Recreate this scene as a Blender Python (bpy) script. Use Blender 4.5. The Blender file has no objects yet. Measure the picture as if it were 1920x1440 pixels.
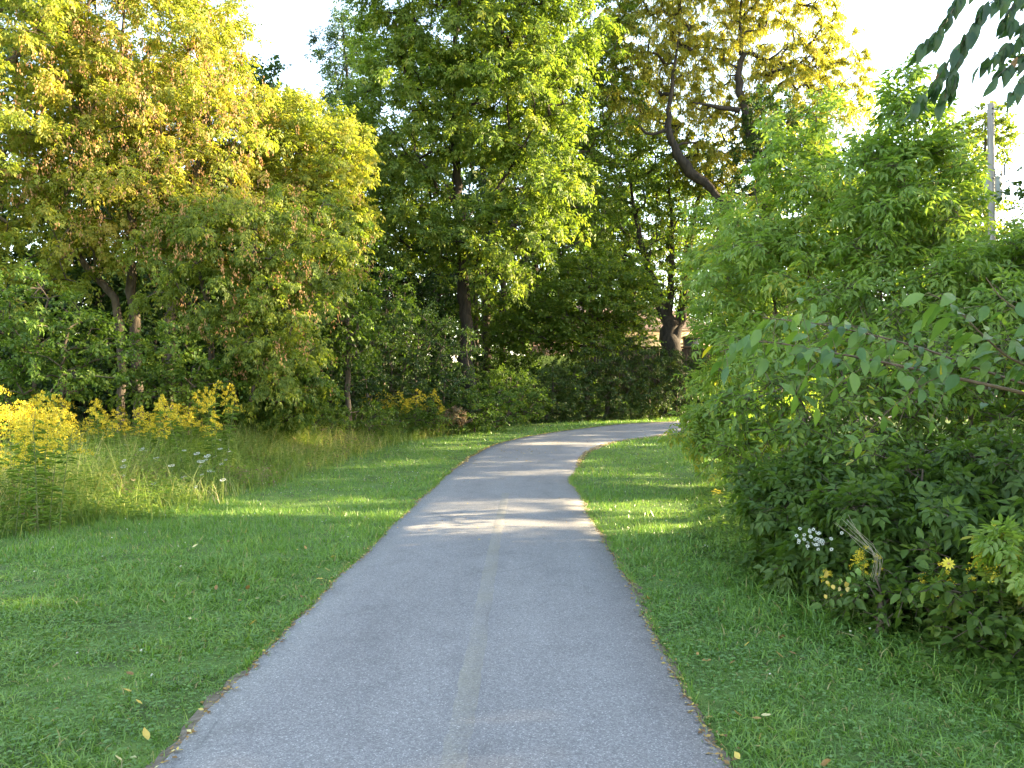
import bpy, math, random
import numpy as np
from mathutils import Vector, Matrix

# ------------------------------------------------------------------ camera, sky, sun, exposure
scene = bpy.context.scene
COL = scene.collection
F, HZ, CAMZ = 1442.0, 735.0, 1.61

cam_d = bpy.data.cameras.new('camera')
cam_d.sensor_width = 36.0
cam_d.lens = 36.0 * F / 1920.0
cam_d.clip_start = 0.05
cam_d.clip_end = 3000.0
cam = bpy.data.objects.new('camera', cam_d)
COL.objects.link(cam)
cam.location = (0, 0, CAMZ)
cam.rotation_euler = (math.radians(90) + math.atan((HZ - 720) / F), 0, 0)
scene.camera = cam

SUN_EL = math.radians(19.0)
SUN_AZ = math.radians(80.0)          # clockwise from +Y (view direction) towards +X
to_sun = Vector((math.sin(SUN_AZ) * math.cos(SUN_EL), math.cos(SUN_AZ) * math.cos(SUN_EL), math.sin(SUN_EL)))

world = bpy.data.worlds.new('World')
scene.world = world
world.use_nodes = True
wn = world.node_tree.nodes
wl = world.node_tree.links
wn.clear()
sky = wn.new('ShaderNodeTexSky')
sky.sky_type = 'NISHITA'
sky.sun_disc = False
sky.sun_elevation = SUN_EL
sky.sun_rotation = SUN_AZ
sky.altitude = 200
sky.air_density = 1.0
sky.dust_density = 0.7
sky.ozone_density = 1.0
bg = wn.new('ShaderNodeBackground')
bg.inputs['Strength'].default_value = 0.15
wo = wn.new('ShaderNodeOutputWorld')
wb = wn.new('ShaderNodeMix'); wb.data_type = 'RGBA'; wb.blend_type = 'MULTIPLY'      # one even tint: the camera's shade white balance
wb.inputs[0].default_value = 1.0; wb.inputs[7].default_value = (1.15, 0.98, 0.84, 1)
wl.new(sky.outputs[0], wb.inputs[6]); wl.new(wb.outputs[2], bg.inputs['Color'])
wl.new(bg.outputs[0], wo.inputs['Surface'])

sun_d = bpy.data.lights.new('sun', 'SUN')
sun_d.energy = 5.0
sun_d.angle = math.radians(0.53)
sun_d.color = (1.0, 0.81, 0.50)
sun = bpy.data.objects.new('sun', sun_d)
COL.objects.link(sun)
sun.rotation_euler = (-to_sun).to_track_quat('-Z', 'Y').to_euler()
sun.location = (30, 10, 30)

vs = scene.view_settings
vs.view_transform = 'Standard'
vs.look = 'None'
vs.exposure = 2.95
vs.gamma = 1.0
vs.use_curve_mapping = False

cy = scene.cycles
cy.max_bounces = 9
cy.diffuse_bounces = 6
cy.glossy_bounces = 2
cy.transmission_bounces = 6
cy.transparent_max_bounces = 4
cy.use_denoising = True
cy.sample_clamp_indirect = 6.0
cy.caustics_reflective = False
cy.caustics_refractive = False

# ------------------------------------------------------------------ helpers
def U(px, py, d):
    """world point seen at photo pixel (1920x1440) and distance d along +Y"""
    return np.array([(px - 960) / F * d, d, CAMZ + (HZ - py) / F * d])

def sm(t):
    t = np.clip(t, 0, 1)
    return t * t * (3 - 2 * t)

def gz(x, y):
    x = np.asarray(x, float)
    y = np.asarray(y, float)
    g = 0.5 * sm((y - 13) / 21.0)
    terr = 3.1 * sm((y - 40.5) / 1.2) * sm((x + 9) / 8.0)
    und = 0.03 * np.sin(x * 0.9 + 1.3) * np.sin(y * 0.6) * sm((np.abs(x) - 2.0) / 2.0)
    return g + terr + und

def nrm(v):
    return v / np.maximum(np.linalg.norm(v, axis=-1, keepdims=True), 1e-9)

def rand_unit(rng, n):
    return nrm(rng.normal(size=(n, 3)))

class Acc:
    """collects polygons for one mesh"""
    def __init__(self):
        self.v, self.t, self.l, self.s, self.nv = [], [], [], [], 0
    def add(self, V, faces, tint=None):
        V = np.asarray(V, np.float32).reshape(-1, 3)
        faces = np.asarray(faces, np.int64)
        self.v.append(V)
        if tint is None:
            tint = np.zeros(len(V), np.float32)
        self.t.append(np.broadcast_to(np.asarray(tint, np.float32), (len(V),)))
        self.l.append((faces + self.nv).ravel())
        self.s.append(np.full(len(faces), faces.shape[1], np.int64))
        self.nv += len(V)
    def mesh(self, name, mat, smooth=False, origin=(0, 0, 0)):
        me = bpy.data.meshes.new(name)
        V = np.concatenate(self.v) - np.asarray(origin, np.float32)
        L = np.concatenate(self.l).astype(np.int32)
        S = np.concatenate(self.s)
        starts = np.concatenate([[0], np.cumsum(S)[:-1]]).astype(np.int32)
        me.vertices.add(len(V)); me.vertices.foreach_set('co', V.astype(np.float32).ravel())
        me.loops.add(len(L)); me.loops.foreach_set('vertex_index', L)
        me.polygons.add(len(S)); me.polygons.foreach_set('loop_start', starts)
        if smooth:
            me.polygons.foreach_set('use_smooth', np.ones(len(S), bool))
        a = me.attributes.new('tint', 'FLOAT', 'POINT')
        a.data.foreach_set('value', np.concatenate(self.t).astype(np.float32))
        me.update(calc_edges=True)
        if mat:
            me.materials.append(mat)
        return me
    def build(self, name, mat, parent=None, smooth=False, origin=(0, 0, 0)):
        o = bpy.data.objects.new(name, self.mesh(name, mat, smooth, origin))
        COL.objects.link(o)
        if parent is not None:
            o.parent = parent
        return o

def thing(name, label, cat, loc, group=None):
    o = bpy.data.objects.new(name, None)
    COL.objects.link(o)
    o.location = tuple(float(c) for c in loc)
    o.empty_display_size = 0.2
    o['label'] = label; o['category'] = cat
    if group: o['group'] = group
    return o

def tag(o, label=None, cat=None, group=None, kind=None):
    if label: o['label'] = label
    if cat: o['category'] = cat
    if group: o['group'] = group
    if kind: o['kind'] = kind
    return o

def tube(acc, pts, rad, k=5, tint=0.5):
    pts = np.asarray(pts, float); rad = np.asarray(rad, float)
    n = len(pts)
    T = nrm(np.gradient(pts, axis=0))
    ref = np.array([0, 0, 1.0]) if abs(T[0][2]) < 0.8 else np.array([1.0, 0, 0])
    A = nrm(np.cross(T, ref)); B = np.cross(T, A)
    ang = np.arange(k) * 2 * math.pi / k
    ring = pts[:, None, :] + rad[:, None, None] * (np.cos(ang)[None, :, None] * A[:, None, :] + np.sin(ang)[None, :, None] * B[:, None, :])
    i = np.arange(n - 1)[:, None] * k; j = np.arange(k)[None, :]; j2 = (j + 1) % k
    f = np.stack([i + j, i + j2, i + k + j2, i + k + j], -1).reshape(-1, 4)
    acc.add(ring.reshape(-1, 3), f, tint)

def box(acc, c, s, rz=0.0, tint=0.5):
    x, y, z = np.asarray(s) / 2.0
    v = np.array([[-x, -y, -z], [x, -y, -z], [x, y, -z], [-x, y, -z], [-x, -y, z], [x, -y, z], [x, y, z], [-x, y, z]])
    R = np.array([[math.cos(rz), -math.sin(rz), 0], [math.sin(rz), math.cos(rz), 0], [0, 0, 1]])
    acc.add(v @ R.T + np.asarray(c), [[0, 3, 2, 1], [4, 5, 6, 7], [0, 1, 5, 4], [1, 2, 6, 5], [2, 3, 7, 6], [3, 0, 4, 7]], tint)

def leaves(acc, P, D, N, L, W, tint, kind='diamond', fold=0.3, curl=0.12):
    n = len(P)
    D = nrm(D)
    S = nrm(np.cross(D, N)); N = np.cross(S, D)
    L = np.broadcast_to(np.asarray(L, float), (n,))[:, None]
    W = np.broadcast_to(np.asarray(W, float), (n,))[:, None]
    t = np.broadcast_to(np.asarray(tint, float), (n,))
    tip = P + D * L - N * L * curl
    if kind == 'diamond':
        mid = P + D * L * 0.42
        a = mid + S * W * 0.5 + N * W * fold * 0.5
        b = mid - S * W * 0.5 + N * W * fold * 0.5
        V = np.stack([P, b, tip, a], 1).reshape(-1, 3)
        i = np.arange(n)[:, None] * 4
        f = np.concatenate([i + np.array([[0, 1, 2]]), i + np.array([[0, 2, 3]])])
        acc.add(V, f, np.repeat(t, 4))
    elif kind == 'tri':
        a = P + S * W * 0.5; b = P - S * W * 0.5
        V = np.stack([a, b, tip], 1).reshape(-1, 3)
        acc.add(V, np.arange(n * 3).reshape(-1, 3), np.repeat(t, 3))
    else:                                   # oval, two folded halves of four corners
        m1 = P + D * L * 0.26; m2 = P + D * L * 0.66 - N * L * curl * 0.35
        up = N * W * fold * 0.5
        V = np.stack([P, m1 - S * W * 0.46 + up, m2 - S * W * 0.40 + up * .9, tip, m2 + S * W * 0.40 + up * .9, m1 + S * W * 0.46 + up], 1).reshape(-1, 3)
        i = np.arange(n)[:, None] * 6
        f = np.concatenate([i + np.array([[0, 1, 2, 3]]), i + np.array([[0, 3, 4, 5]])])
        acc.add(V, f, np.repeat(t, 6))

# ------------------------------------------------------------------ materials
def new_mat(name):
    m = bpy.data.materials.new(name)
    m.use_nodes = True
    nt = m.node_tree
    nt.nodes.clear()
    out = nt.nodes.new('ShaderNodeOutputMaterial')
    return m, nt, out

def ramp_node(nt, cols):
    r = nt.nodes.new('ShaderNodeValToRGB')
    e = r.color_ramp.elements
    while len(e) < len(cols): e.new(0.5)
    for k, (p, c) in enumerate(cols):
        e[k].position = p; e[k].color = (*c, 1)
    return r

def leaf_mat(name, cols, trans=0.45, tgain=(1.5, 1.55, 0.7), rough=0.5, spec=0.35):
    m, nt, out = new_mat(name)
    at = nt.nodes.new('ShaderNodeAttribute'); at.attribute_name = 'tint'
    r = ramp_node(nt, cols)
    nt.links.new(at.outputs['Fac'], r.inputs['Fac'])
    p = nt.nodes.new('ShaderNodeBsdfPrincipled')
    p.inputs['Roughness'].default_value = rough
    p.inputs['Specular IOR Level'].default_value = spec
    nt.links.new(r.outputs['Color'], p.inputs['Base Color'])
    mul = nt.nodes.new('ShaderNodeMix'); mul.data_type = 'RGBA'; mul.blend_type = 'MULTIPLY'
    mul.inputs[0].default_value = 1.0
    nt.links.new(r.outputs['Color'], mul.inputs[6]); mul.inputs[7].default_value = (*tgain, 1)
    tr = nt.nodes.new('ShaderNodeBsdfTranslucent')
    nt.links.new(mul.outputs[2], tr.inputs['Color'])
    mx = nt.nodes.new('ShaderNodeMixShader'); mx.inputs[0].default_value = trans
    nt.links.new(p.outputs[0], mx.inputs[1]); nt.links.new(tr.outputs[0], mx.inputs[2])
    nt.links.new(mx.outputs[0], out.inputs['Surface'])
    return m

def noise_mat(name, cols, scale=8.0, rough=0.85, bump=0.3, stretch=(1, 1, 1), detail=6.0, bscale=None, spec=0.3):
    m, nt, out = new_mat(name)
    tc = nt.nodes.new('ShaderNodeTexCoord')
    mp = nt.nodes.new('ShaderNodeMapping'); mp.inputs['Scale'].default_value = stretch
    nt.links.new(tc.outputs['Object'], mp.inputs['Vector'])
    nz = nt.nodes.new('ShaderNodeTexNoise'); nz.inputs['Scale'].default_value = scale; nz.inputs['Detail'].default_value = detail
    nt.links.new(mp.outputs[0], nz.inputs['Vector'])
    r = ramp_node(nt, cols); nt.links.new(nz.outputs['Fac'], r.inputs['Fac'])
    p = nt.nodes.new('ShaderNodeBsdfPrincipled'); p.inputs['Roughness'].default_value = rough
    p.inputs['Specular IOR Level'].default_value = spec
    nt.links.new(r.outputs['Color'], p.inputs['Base Color'])
    if bump:
        n2 = nt.nodes.new('ShaderNodeTexNoise'); n2.inputs['Scale'].default_value = bscale or scale * 3; n2.inputs['Detail'].default_value = 4
        nt.links.new(mp.outputs[0], n2.inputs['Vector'])
        b = nt.nodes.new('ShaderNodeBump'); b.inputs['Strength'].default_value = bump; b.inputs['Distance'].default_value = 0.03
        nt.links.new(n2.outputs['Fac'], b.inputs['Height']); nt.links.new(b.outputs[0], p.inputs['Normal'])
    nt.links.new(p.outputs[0], out.inputs['Surface'])
    return m

M = {}
M['elder'] = leaf_mat('box_elder_leaf', [(0.0, (0.10, 0.155, 0.026)), (0.5, (0.205, 0.25, 0.036)), (0.85, (0.31, 0.305, 0.05)), (1.0, (0.40, 0.31, 0.06))], 0.5)
M['seed'] = leaf_mat('samara', [(0.0, (0.32, 0.17, 0.075)), (0.6, (0.45, 0.25, 0.11)), (1.0, (0.50, 0.35, 0.16))], 0.4, (1.2, 1.1, 0.8))
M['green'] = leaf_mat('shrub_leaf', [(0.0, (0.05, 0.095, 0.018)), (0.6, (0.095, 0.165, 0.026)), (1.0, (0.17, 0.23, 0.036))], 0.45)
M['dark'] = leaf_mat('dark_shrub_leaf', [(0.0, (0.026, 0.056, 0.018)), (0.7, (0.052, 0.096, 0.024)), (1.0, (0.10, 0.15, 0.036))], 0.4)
M['ash'] = leaf_mat('ash_leaf', [(0.0, (0.08, 0.135, 0.024)), (0.6, (0.155, 0.215, 0.034)), (1.0, (0.29, 0.30, 0.045))], 0.5)
M['maple'] = leaf_mat('maple_leaf', [(0.0, (0.065, 0.115, 0.018)), (0.6, (0.125, 0.185, 0.026)), (1.0, (0.21, 0.24, 0.035))], 0.52)
M['willow'] = leaf_mat('willow_leaf', [(0.0, (0.19, 0.22, 0.045)), (0.6, (0.32, 0.31, 0.055)), (1.0, (0.46, 0.36, 0.07))], 0.6)
M['sap'] = leaf_mat('sapling_leaf', [(0.0, (0.105, 0.18, 0.036)), (0.6, (0.19, 0.29, 0.055)), (0.97, (0.28, 0.36, 0.07)), (1.0, (0.48, 0.40, 0.05))], 0.52, rough=0.42, spec=0.5)
M['near'] = leaf_mat('branch_leaf', [(0.0, (0.06, 0.13, 0.035)), (0.5, (0.11, 0.20, 0.042)), (0.9, (0.18, 0.28, 0.045)), (1.0, (0.50, 0.42, 0.03))], 0.45, rough=0.4, spec=0.5)
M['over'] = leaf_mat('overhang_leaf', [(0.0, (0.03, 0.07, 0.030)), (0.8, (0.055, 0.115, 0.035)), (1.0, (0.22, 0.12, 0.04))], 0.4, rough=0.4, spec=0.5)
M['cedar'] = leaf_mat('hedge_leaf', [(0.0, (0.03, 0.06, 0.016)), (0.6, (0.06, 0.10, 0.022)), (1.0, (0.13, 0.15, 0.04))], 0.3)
M['grass'] = leaf_mat('lawn_blade', [(0.0, (0.095, 0.19, 0.030)), (0.5, (0.155, 0.285, 0.046)), (0.9, (0.23, 0.34, 0.058)), (1.0, (0.38, 0.32, 0.13))], 0.38, (1.25, 1.35, 0.8), rough=0.36, spec=0.6)
M['clover'] = leaf_mat('clover_leaf', [(0.0, (0.085, 0.17, 0.04)), (0.6, (0.135, 0.25, 0.06)), (1.0, (0.19, 0.31, 0.085))], 0.35, rough=0.38, spec=0.6)
M['meadow'] = leaf_mat('meadow_blade', [(0.0, (0.14, 0.22, 0.05)), (0.45, (0.23, 0.31, 0.075)), (0.75, (0.36, 0.38, 0.13)), (1.0, (0.52, 0.44, 0.23))], 0.45)
M['dry'] = leaf_mat('dry_stalk', [(0.0, (0.13, 0.085, 0.05)), (0.6, (0.27, 0.19, 0.11)), (1.0, (0.40, 0.31, 0.18))], 0.25, (1.1, 1.0, 0.8))
M['gleaf'] = leaf_mat('goldenrod_leaf', [(0.0, (0.10, 0.17, 0.036)), (0.6, (0.17, 0.26, 0.05)), (1.0, (0.25, 0.32, 0.07))], 0.45)
M['gold'] = leaf_mat('goldenrod_flower', [(0.0, (0.46, 0.35, 0.015)), (0.6, (0.64, 0.52, 0.03)), (1.0, (0.76, 0.66, 0.08))], 0.3, (1.1, 1.0, 0.8))
M['white'] = leaf_mat('white_petal', [(0.0, (0.50, 0.52, 0.42)), (1.0, (0.78, 0.78, 0.70))], 0.3, (1, 1, 1))
M['litter'] = leaf_mat('fallen_leaf', [(0.0, (0.16, 0.085, 0.035)), (0.4, (0.36, 0.22, 0.07)), (0.75, (0.58, 0.44, 0.10)), (1.0, (0.66, 0.58, 0.30))], 0.2, (1, 1, 0.8))
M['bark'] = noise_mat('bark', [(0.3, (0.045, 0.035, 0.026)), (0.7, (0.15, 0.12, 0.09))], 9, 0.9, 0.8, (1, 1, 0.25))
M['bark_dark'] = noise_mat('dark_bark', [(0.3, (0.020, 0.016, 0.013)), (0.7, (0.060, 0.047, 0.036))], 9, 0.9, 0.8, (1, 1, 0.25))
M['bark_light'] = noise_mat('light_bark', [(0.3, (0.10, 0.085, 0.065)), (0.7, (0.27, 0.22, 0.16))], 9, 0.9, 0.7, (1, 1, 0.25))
M['stem'] = noise_mat('stem', [(0.3, (0.09, 0.12, 0.04)), (0.7, (0.15, 0.18, 0.06))], 20, 0.7, 0)
M['twig'] = noise_mat('twig', [(0.3, (0.09, 0.06, 0.035)), (0.7, (0.17, 0.12, 0.075))], 20, 0.7, 0.3)

# ------------------------------------------------------------------ ground and path
LE = np.array([(-1.47, -30), (-1.47, -10), (-1.48, 0), (-1.48, 3.29), (-1.49, 3.84), (-1.48, 4.6), (-1.47, 6.36), (-1.40, 9.29), (-1.34, 11.32), (-1.24, 14.04), (-0.97, 17.81),
               (-0.42, 20.92), (0.65, 23.58), (2.58, 26.40), (4.77, 28.63), (6.9, 30.4), (11, 33.0), (18, 36.0), (30, 39.0)])
RE = np.array([(0.92, -30), (0.92, -10), (0.91, 0), (0.91, 3.29), (0.92, 3.97), (0.93, 4.74), (0.97, 6.19), (0.96, 7.37), (0.97, 9.29), (1.06, 12.22), (1.15, 14.04), (1.43, 16.75),
               (1.90, 19.2), (2.85, 21.64), (4.03, 23.23), (5.6, 24.9), (11.6, 29.2), (19, 32.6), (31, 36)])
MEADOW = np.array([(-7.2, 4), (-6.9, 7.6), (-6.3, 8.5), (-5.9, 9.2), (-5.2, 9.6), (-5.06, 11.06), (-4.92, 12.9), (-4.74, 14.87), (-4.45, 17.27), (-4.0, 21.0), (-2.2, 25.3), (-0.19, 27.3), (2.78, 29.3), (7.64, 33.4)])
SHRUB = np.array([(2.9, 2), (2.78, 4.18), (2.65, 4.84), (2.5, 5.46), (2.45, 6.54), (2.53, 7.61), (3.01, 10.32), (4.02, 14.87), (4.77, 20.23), (5.6, 24.4), (9, 26)])

def spline(P, n):
    P = np.asarray(P, float)
    t = np.concatenate([[0], np.cumsum(np.linalg.norm(np.diff(P, axis=0), axis=1))])
    m = np.zeros_like(P)
    m[1:-1] = (P[2:] - P[:-2]) / (t[2:] - t[:-2])[:, None]
    m[0] = (P[1] - P[0]) / (t[1] - t[0]); m[-1] = (P[-1] - P[-2]) / (t[-1] - t[-2])
    s = np.linspace(0, t[-1], n)
    k = np.clip(np.searchsorted(t, s, side='right') - 1, 0, len(P) - 2)
    h = (t[k + 1] - t[k])[:, None]; u = ((s - t[k])[:, None]) / h
    return (2*u**3 - 3*u**2 + 1) * P[k] + (u**3 - 2*u**2 + u) * h * m[k] + (-2*u**3 + 3*u**2) * P[k+1] + (u**3 - u**2) * h * m[k+1]

def smooth_noise(rng, n, step):
    k = max(4, int(n / step) + 3)
    a = rng.normal(size=k)
    return np.interp(np.arange(n) / step, np.arange(k), a)

rng = np.random.default_rng(5)
NP_ = 1500
Lc = spline(LE, NP_); Rc = spline(RE, NP_)
across = nrm(np.c_[Rc - Lc, np.zeros(NP_)])[:, :2]
Lc = Lc + across * (0.018 * smooth_noise(rng, NP_, 16) + 0.007 * smooth_noise(rng, NP_, 3) + 0.008 * rng.normal(size=NP_))[:, None]
Rc = Rc + across * (0.018 * smooth_noise(rng, NP_, 16) + 0.007 * smooth_noise(rng, NP_, 3) + 0.008 * rng.normal(size=NP_))[:, None]
Rc += across * (-0.13 * np.exp(-((Rc[:, 1] - 13.6) / 0.9) ** 2))[:, None]
PATH_H = 0.03
NA = 9
tt = np.linspace(0, 1, NA)
V = Lc[:, None, :] * (1 - tt)[None, :, None] + Rc[:, None, :] * tt[None, :, None]
Z = gz(V[..., 0], V[..., 1]) * 1.0 + PATH_H + 0.018 * (1 - (2 * tt - 1) ** 2)[None, :]
Z[:, 0] -= 0.004; Z[:, -1] -= 0.004
top = np.concatenate([V, Z[..., None]], -1)
skL = np.c_[Lc - across * 0.03, gz(Lc[:, 0], Lc[:, 1]) - 0.05]; skR = np.c_[Rc + across * 0.03, gz(Rc[:, 0], Rc[:, 1]) - 0.05]
grid = np.concatenate([skL[:, None], top, skR[:, None]], 1)
K = NA + 2
i = np.arange(NP_ - 1)[:, None] * K; j = np.arange(K - 1)[None, :]
acc = Acc()
acc.add(grid.reshape(-1, 3), np.stack([i + j, i + j + 1, i + K + j + 1, i + K + j], -1).reshape(-1, 4))

def asphalt_mat(paint=False):
    m, nt, out = new_mat('worn_line_paint' if paint else 'asphalt')
    N = nt.nodes.new; Lk = nt.links.new
    tc = N('ShaderNodeTexCoord')
    def mult(c1, c2, blend='MULTIPLY', fac=1.0):
        x = N('ShaderNodeMix'); x.data_type = 'RGBA'; x.blend_type = blend; x.inputs[0].default_value = fac
        Lk(c1, x.inputs[6]); Lk(c2, x.inputs[7]); return x
    def noise(scale, detail=4, rough=.5, vec=None):
        n = N('ShaderNodeTexNoise'); n.inputs['Scale'].default_value = scale; n.inputs['Detail'].default_value = detail; n.inputs['Roughness'].default_value = rough
        Lk(vec or tc.outputs['Object'], n.inputs['Vector']); return n
    mp = N('ShaderNodeMapping'); mp.inputs['Scale'].default_value = (1.6, .35, 1); Lk(tc.outputs['Object'], mp.inputs['Vector'])
    big = noise(0.8, 6, .6, mp.outputs[0])
    rb = ramp_node(nt, [(0.28, (0.195, 0.186, 0.180)), (0.5, (0.230, 0.219, 0.211)), (0.75, (0.266, 0.255, 0.245))]); Lk(big.outputs['Fac'], rb.inputs['Fac'])
    blot = noise(2.6, 5, .65)
    rbl = ramp_node(nt, [(0.30, (0.86, 0.855, 0.85)), (0.45, (1, 1, 1)), (0.72, (1.07, 1.07, 1.06))]); Lk(blot.outputs['Fac'], rbl.inputs['Fac'])
    c = mult(rb.outputs[0], rbl.outputs[0])
    vo = N('ShaderNodeTexVoronoi'); vo.inputs['Scale'].default_value = 190; Lk(tc.outputs['Object'], vo.inputs['Vector'])
    sp = N('ShaderNodeSeparateColor'); Lk(vo.outputs['Color'], sp.inputs[0])
    rs = ramp_node(nt, [(0.0, (0.66, 0.66, 0.67)), (0.5, (0.94, 0.94, 0.94)), (0.85, (1.12, 1.12, 1.12)), (0.95, (1.45, 1.45, 1.43)), (1.0, (2.1, 2.1, 2.05))])
    Lk(sp.outputs[0], rs.inputs['Fac'])
    c = mult(c.outputs[2], rs.outputs[0])
    n3 = noise(55, 3)
    r3 = ramp_node(nt, [(0.35, (0.86, 0.86, 0.86)), (0.65, (1.1, 1.1, 1.1))]); Lk(n3.outputs['Fac'], r3.inputs['Fac'])
    c = mult(c.outputs[2], r3.outputs[0])
    # hairline cracks, broken up by a second noise
    wv = noise(1.2, 3); wm = N('ShaderNodeMix'); wm.data_type = 'VECTOR'; wm.inputs[0].default_value = .18
    Lk(tc.outputs['Object'], wm.inputs[4]); Lk(wv.outputs['Color'], wm.inputs[5])
    cr = N('ShaderNodeTexVoronoi'); cr.feature = 'DISTANCE_TO_EDGE'; cr.inputs['Scale'].default_value = .55; Lk(wm.outputs[1], cr.inputs['Vector'])
    rc_ = ramp_node(nt, [(0.0, (0.72, 0.72, 0.72)), (0.005, (1, 1, 1))]); Lk(cr.outputs['Distance'], rc_.inputs['Fac'])
    gate = noise(.7, 2); rg = ramp_node(nt, [(0.52, (0, 0, 0)), (0.6, (1, 1, 1))]); Lk(gate.outputs['Fac'], rg.inputs['Fac'])
    c2 = mult(c.outputs[2], rc_.outputs[0]); Lk(rg.outputs[0], c2.inputs[0]); c = c2
    if paint:
        n1 = noise(38, 7, .65); n2 = noise(1.6, 3)
        ad = N('ShaderNodeMath'); ad.operation = 'ADD'; Lk(n1.outputs['Fac'], ad.inputs[0]); Lk(n2.outputs['Fac'], ad.inputs[1])
        hv = N('ShaderNodeMath'); hv.operation = 'MULTIPLY'; hv.inputs[1].default_value = .5; Lk(ad.outputs[0], hv.inputs[0])
        rp = ramp_node(nt, [(0.40, (.08, .08, .08)), (0.64, (.45, .45, .45))]); Lk(hv.outputs[0], rp.inputs['Fac'])
        col = N('ShaderNodeRGB'); col.outputs[0].default_value = (.275, .25, .165, 1)
        x = mult(c.outputs[2], col.outputs[0], 'MIX'); Lk(rp.outputs[0], x.inputs[0]); c = x
    p = N('ShaderNodeBsdfPrincipled'); p.inputs['Roughness'].default_value = 0.8
    Lk(c.outputs[2], p.inputs['Base Color'])
    b = N('ShaderNodeBump'); b.inputs['Strength'].default_value = 0.4; b.inputs['Distance'].default_value = 0.005
    Lk(vo.outputs['Distance'], b.inputs['Height']); Lk(b.outputs[0], p.inputs['Normal'])
    Lk(p.outputs[0], out.inputs['Surface'])
    return m
path = acc.build('asphalt_path', asphalt_mat(), smooth=True)
tag(path, 'grey asphalt path curving right between the lawns', 'path', kind='structure')

rng = np.random.default_rng(6)
for E_, sg in ((Lc, -1), (Rc, 1)):
    kk = (E_[:, 1] > -6) & (E_[:, 1] < 36)
    e_, a_ = E_[kk], across[kk]; n = len(e_)
    wdt = np.clip(.012 + .03 * smooth_noise(rng, n, 9) + .02 * smooth_noise(rng, n, 2), .0, .14)
    i0 = e_ - a_ * sg * .004; i1 = e_ + a_ * sg * (.03 + wdt)[:, None]; i2 = e_ + a_ * sg * (.06 + wdt)[:, None]
    g_ = gz(e_[:, 0], e_[:, 1])
    st = np.stack([np.c_[i0, g_ + .024], np.c_[i1, g_ + .012], np.c_[i2, g_ - .03]], 1)
    acc = Acc(); q_ = np.arange(n - 1)[:, None] * 3
    acc.add(st.reshape(-1, 3), np.concatenate([q_ + np.array([[0, 1, 4, 3]]), q_ + np.array([[1, 2, 5, 4]])]))
    acc.build('dirt_verge', noise_mat('verge_dirt', [(.3, (.12, .095, .065)), (.7, (.27, .22, .165))], 30, .95, .6, bscale=120), path, True)

# faded centre line, worn to the stone in places
cl = np.array([(-0.36, 1.0), (-0.25, 3.29), (-0.22, 4.7), (-0.20, 6.4), (-0.165, 8.6), (-0.115, 11.0), (-0.10, 11.95)])
cs = spline(cl, 120)
acc = Acc()
def path_z(x, y):
    xl = np.interp(y, Lc[:, 1], Lc[:, 0]); xr = np.interp(y, Rc[:, 1], Rc[:, 0])
    t = np.clip((x - xl) / (xr - xl), 0, 1)
    return gz(x, y) + PATH_H + np.interp(t, tt, 0.018 * (1 - (2 * tt - 1) ** 2))
e0 = cs + np.c_[-0.047 + 0.005 * rng.normal(size=120), np.zeros(120)]; e1 = cs + np.c_[0.047 + 0.005 * rng.normal(size=120), np.zeros(120)]
z0_ = path_z(e0[:, 0], e0[:, 1]); z1_ = path_z(e1[:, 0], e1[:, 1])
k0 = e0 - np.array([.014, 0]); k1 = e1 + np.array([.014, 0])
vv = np.stack([np.c_[k0, z0_ - .001], np.c_[e0, z0_ + .002], np.c_[e1, z1_ + .002], np.c_[k1, z1_ - .001]], 1)     # a thin film whose sides run down into the asphalt
i = np.arange(119)[:, None] * 4
acc.add(vv.reshape(-1, 3), np.concatenate([i + np.array([[0, 1, 5, 4]]), i + np.array([[1, 2, 6, 5]]), i + np.array([[2, 3, 7, 6]])]))
acc.build('centre_line', asphalt_mat(True), path, True)

def axis(segs):
    out = []
    for a, b, st in segs: out.append(np.arange(a, b, st))
    return np.concatenate(out + [[segs[-1][1]]])
gx = axis([(-900, -60, 60), (-60, -16, 4), (-16, 16, 0.4), (16, 60, 4), (60, 900, 60)])
gy = axis([(-300, -20, 40), (-20, 2, 2), (2, 30, 0.4), (30, 46, 0.4), (46, 90, 4), (90, 1500, 90)])
X, Y = np.meshgrid(gx, gy)
# lower the sheet slightly under the asphalt
Zg = gz(X, Y)
xl = np.interp(Y, Lc[:, 1], Lc[:, 0]); xr = np.interp(Y, Rc[:, 1], Rc[:, 0])
Zg = Zg - 0.08 * sm((X - xl - 0.25) / 0.3) * sm((xr - X - 0.25) / 0.3)
nx, ny = len(gx), len(gy)
acc = Acc()
i = np.arange(ny - 1)[:, None] * nx; j = np.arange(nx - 1)[None, :]
acc.add(np.stack([X, Y, Zg], -1).reshape(-1, 3), np.stack([i + j, i + j + 1, i + nx + j + 1, i + nx + j], -1).reshape(-1, 4))
gm = noise_mat('soil_and_grass', [(0.30, (0.07, 0.095, 0.028)), (0.5, (0.10, 0.165, 0.034)), (0.72, (0.14, 0.21, 0.042))], 2.5, 0.95, 0.6, detail=9, bscale=40)
ground = acc.build('ground', gm, smooth=True)
tag(ground, 'grassy ground on both sides of the path', 'ground', kind='structure')

# ------------------------------------------------------------------ lawn
def xl_at(y): return np.interp(y, Lc[:, 1], Lc[:, 0])
def xr_at(y): return np.interp(y, Rc[:, 1], Rc[:, 0])
def meadow_at(y): return np.interp(y, MEADOW[:, 1], MEADOW[:, 0])
def shrub_at(y): return np.interp(y, SHRUB[:, 1], SHRUB[:, 0])

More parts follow.
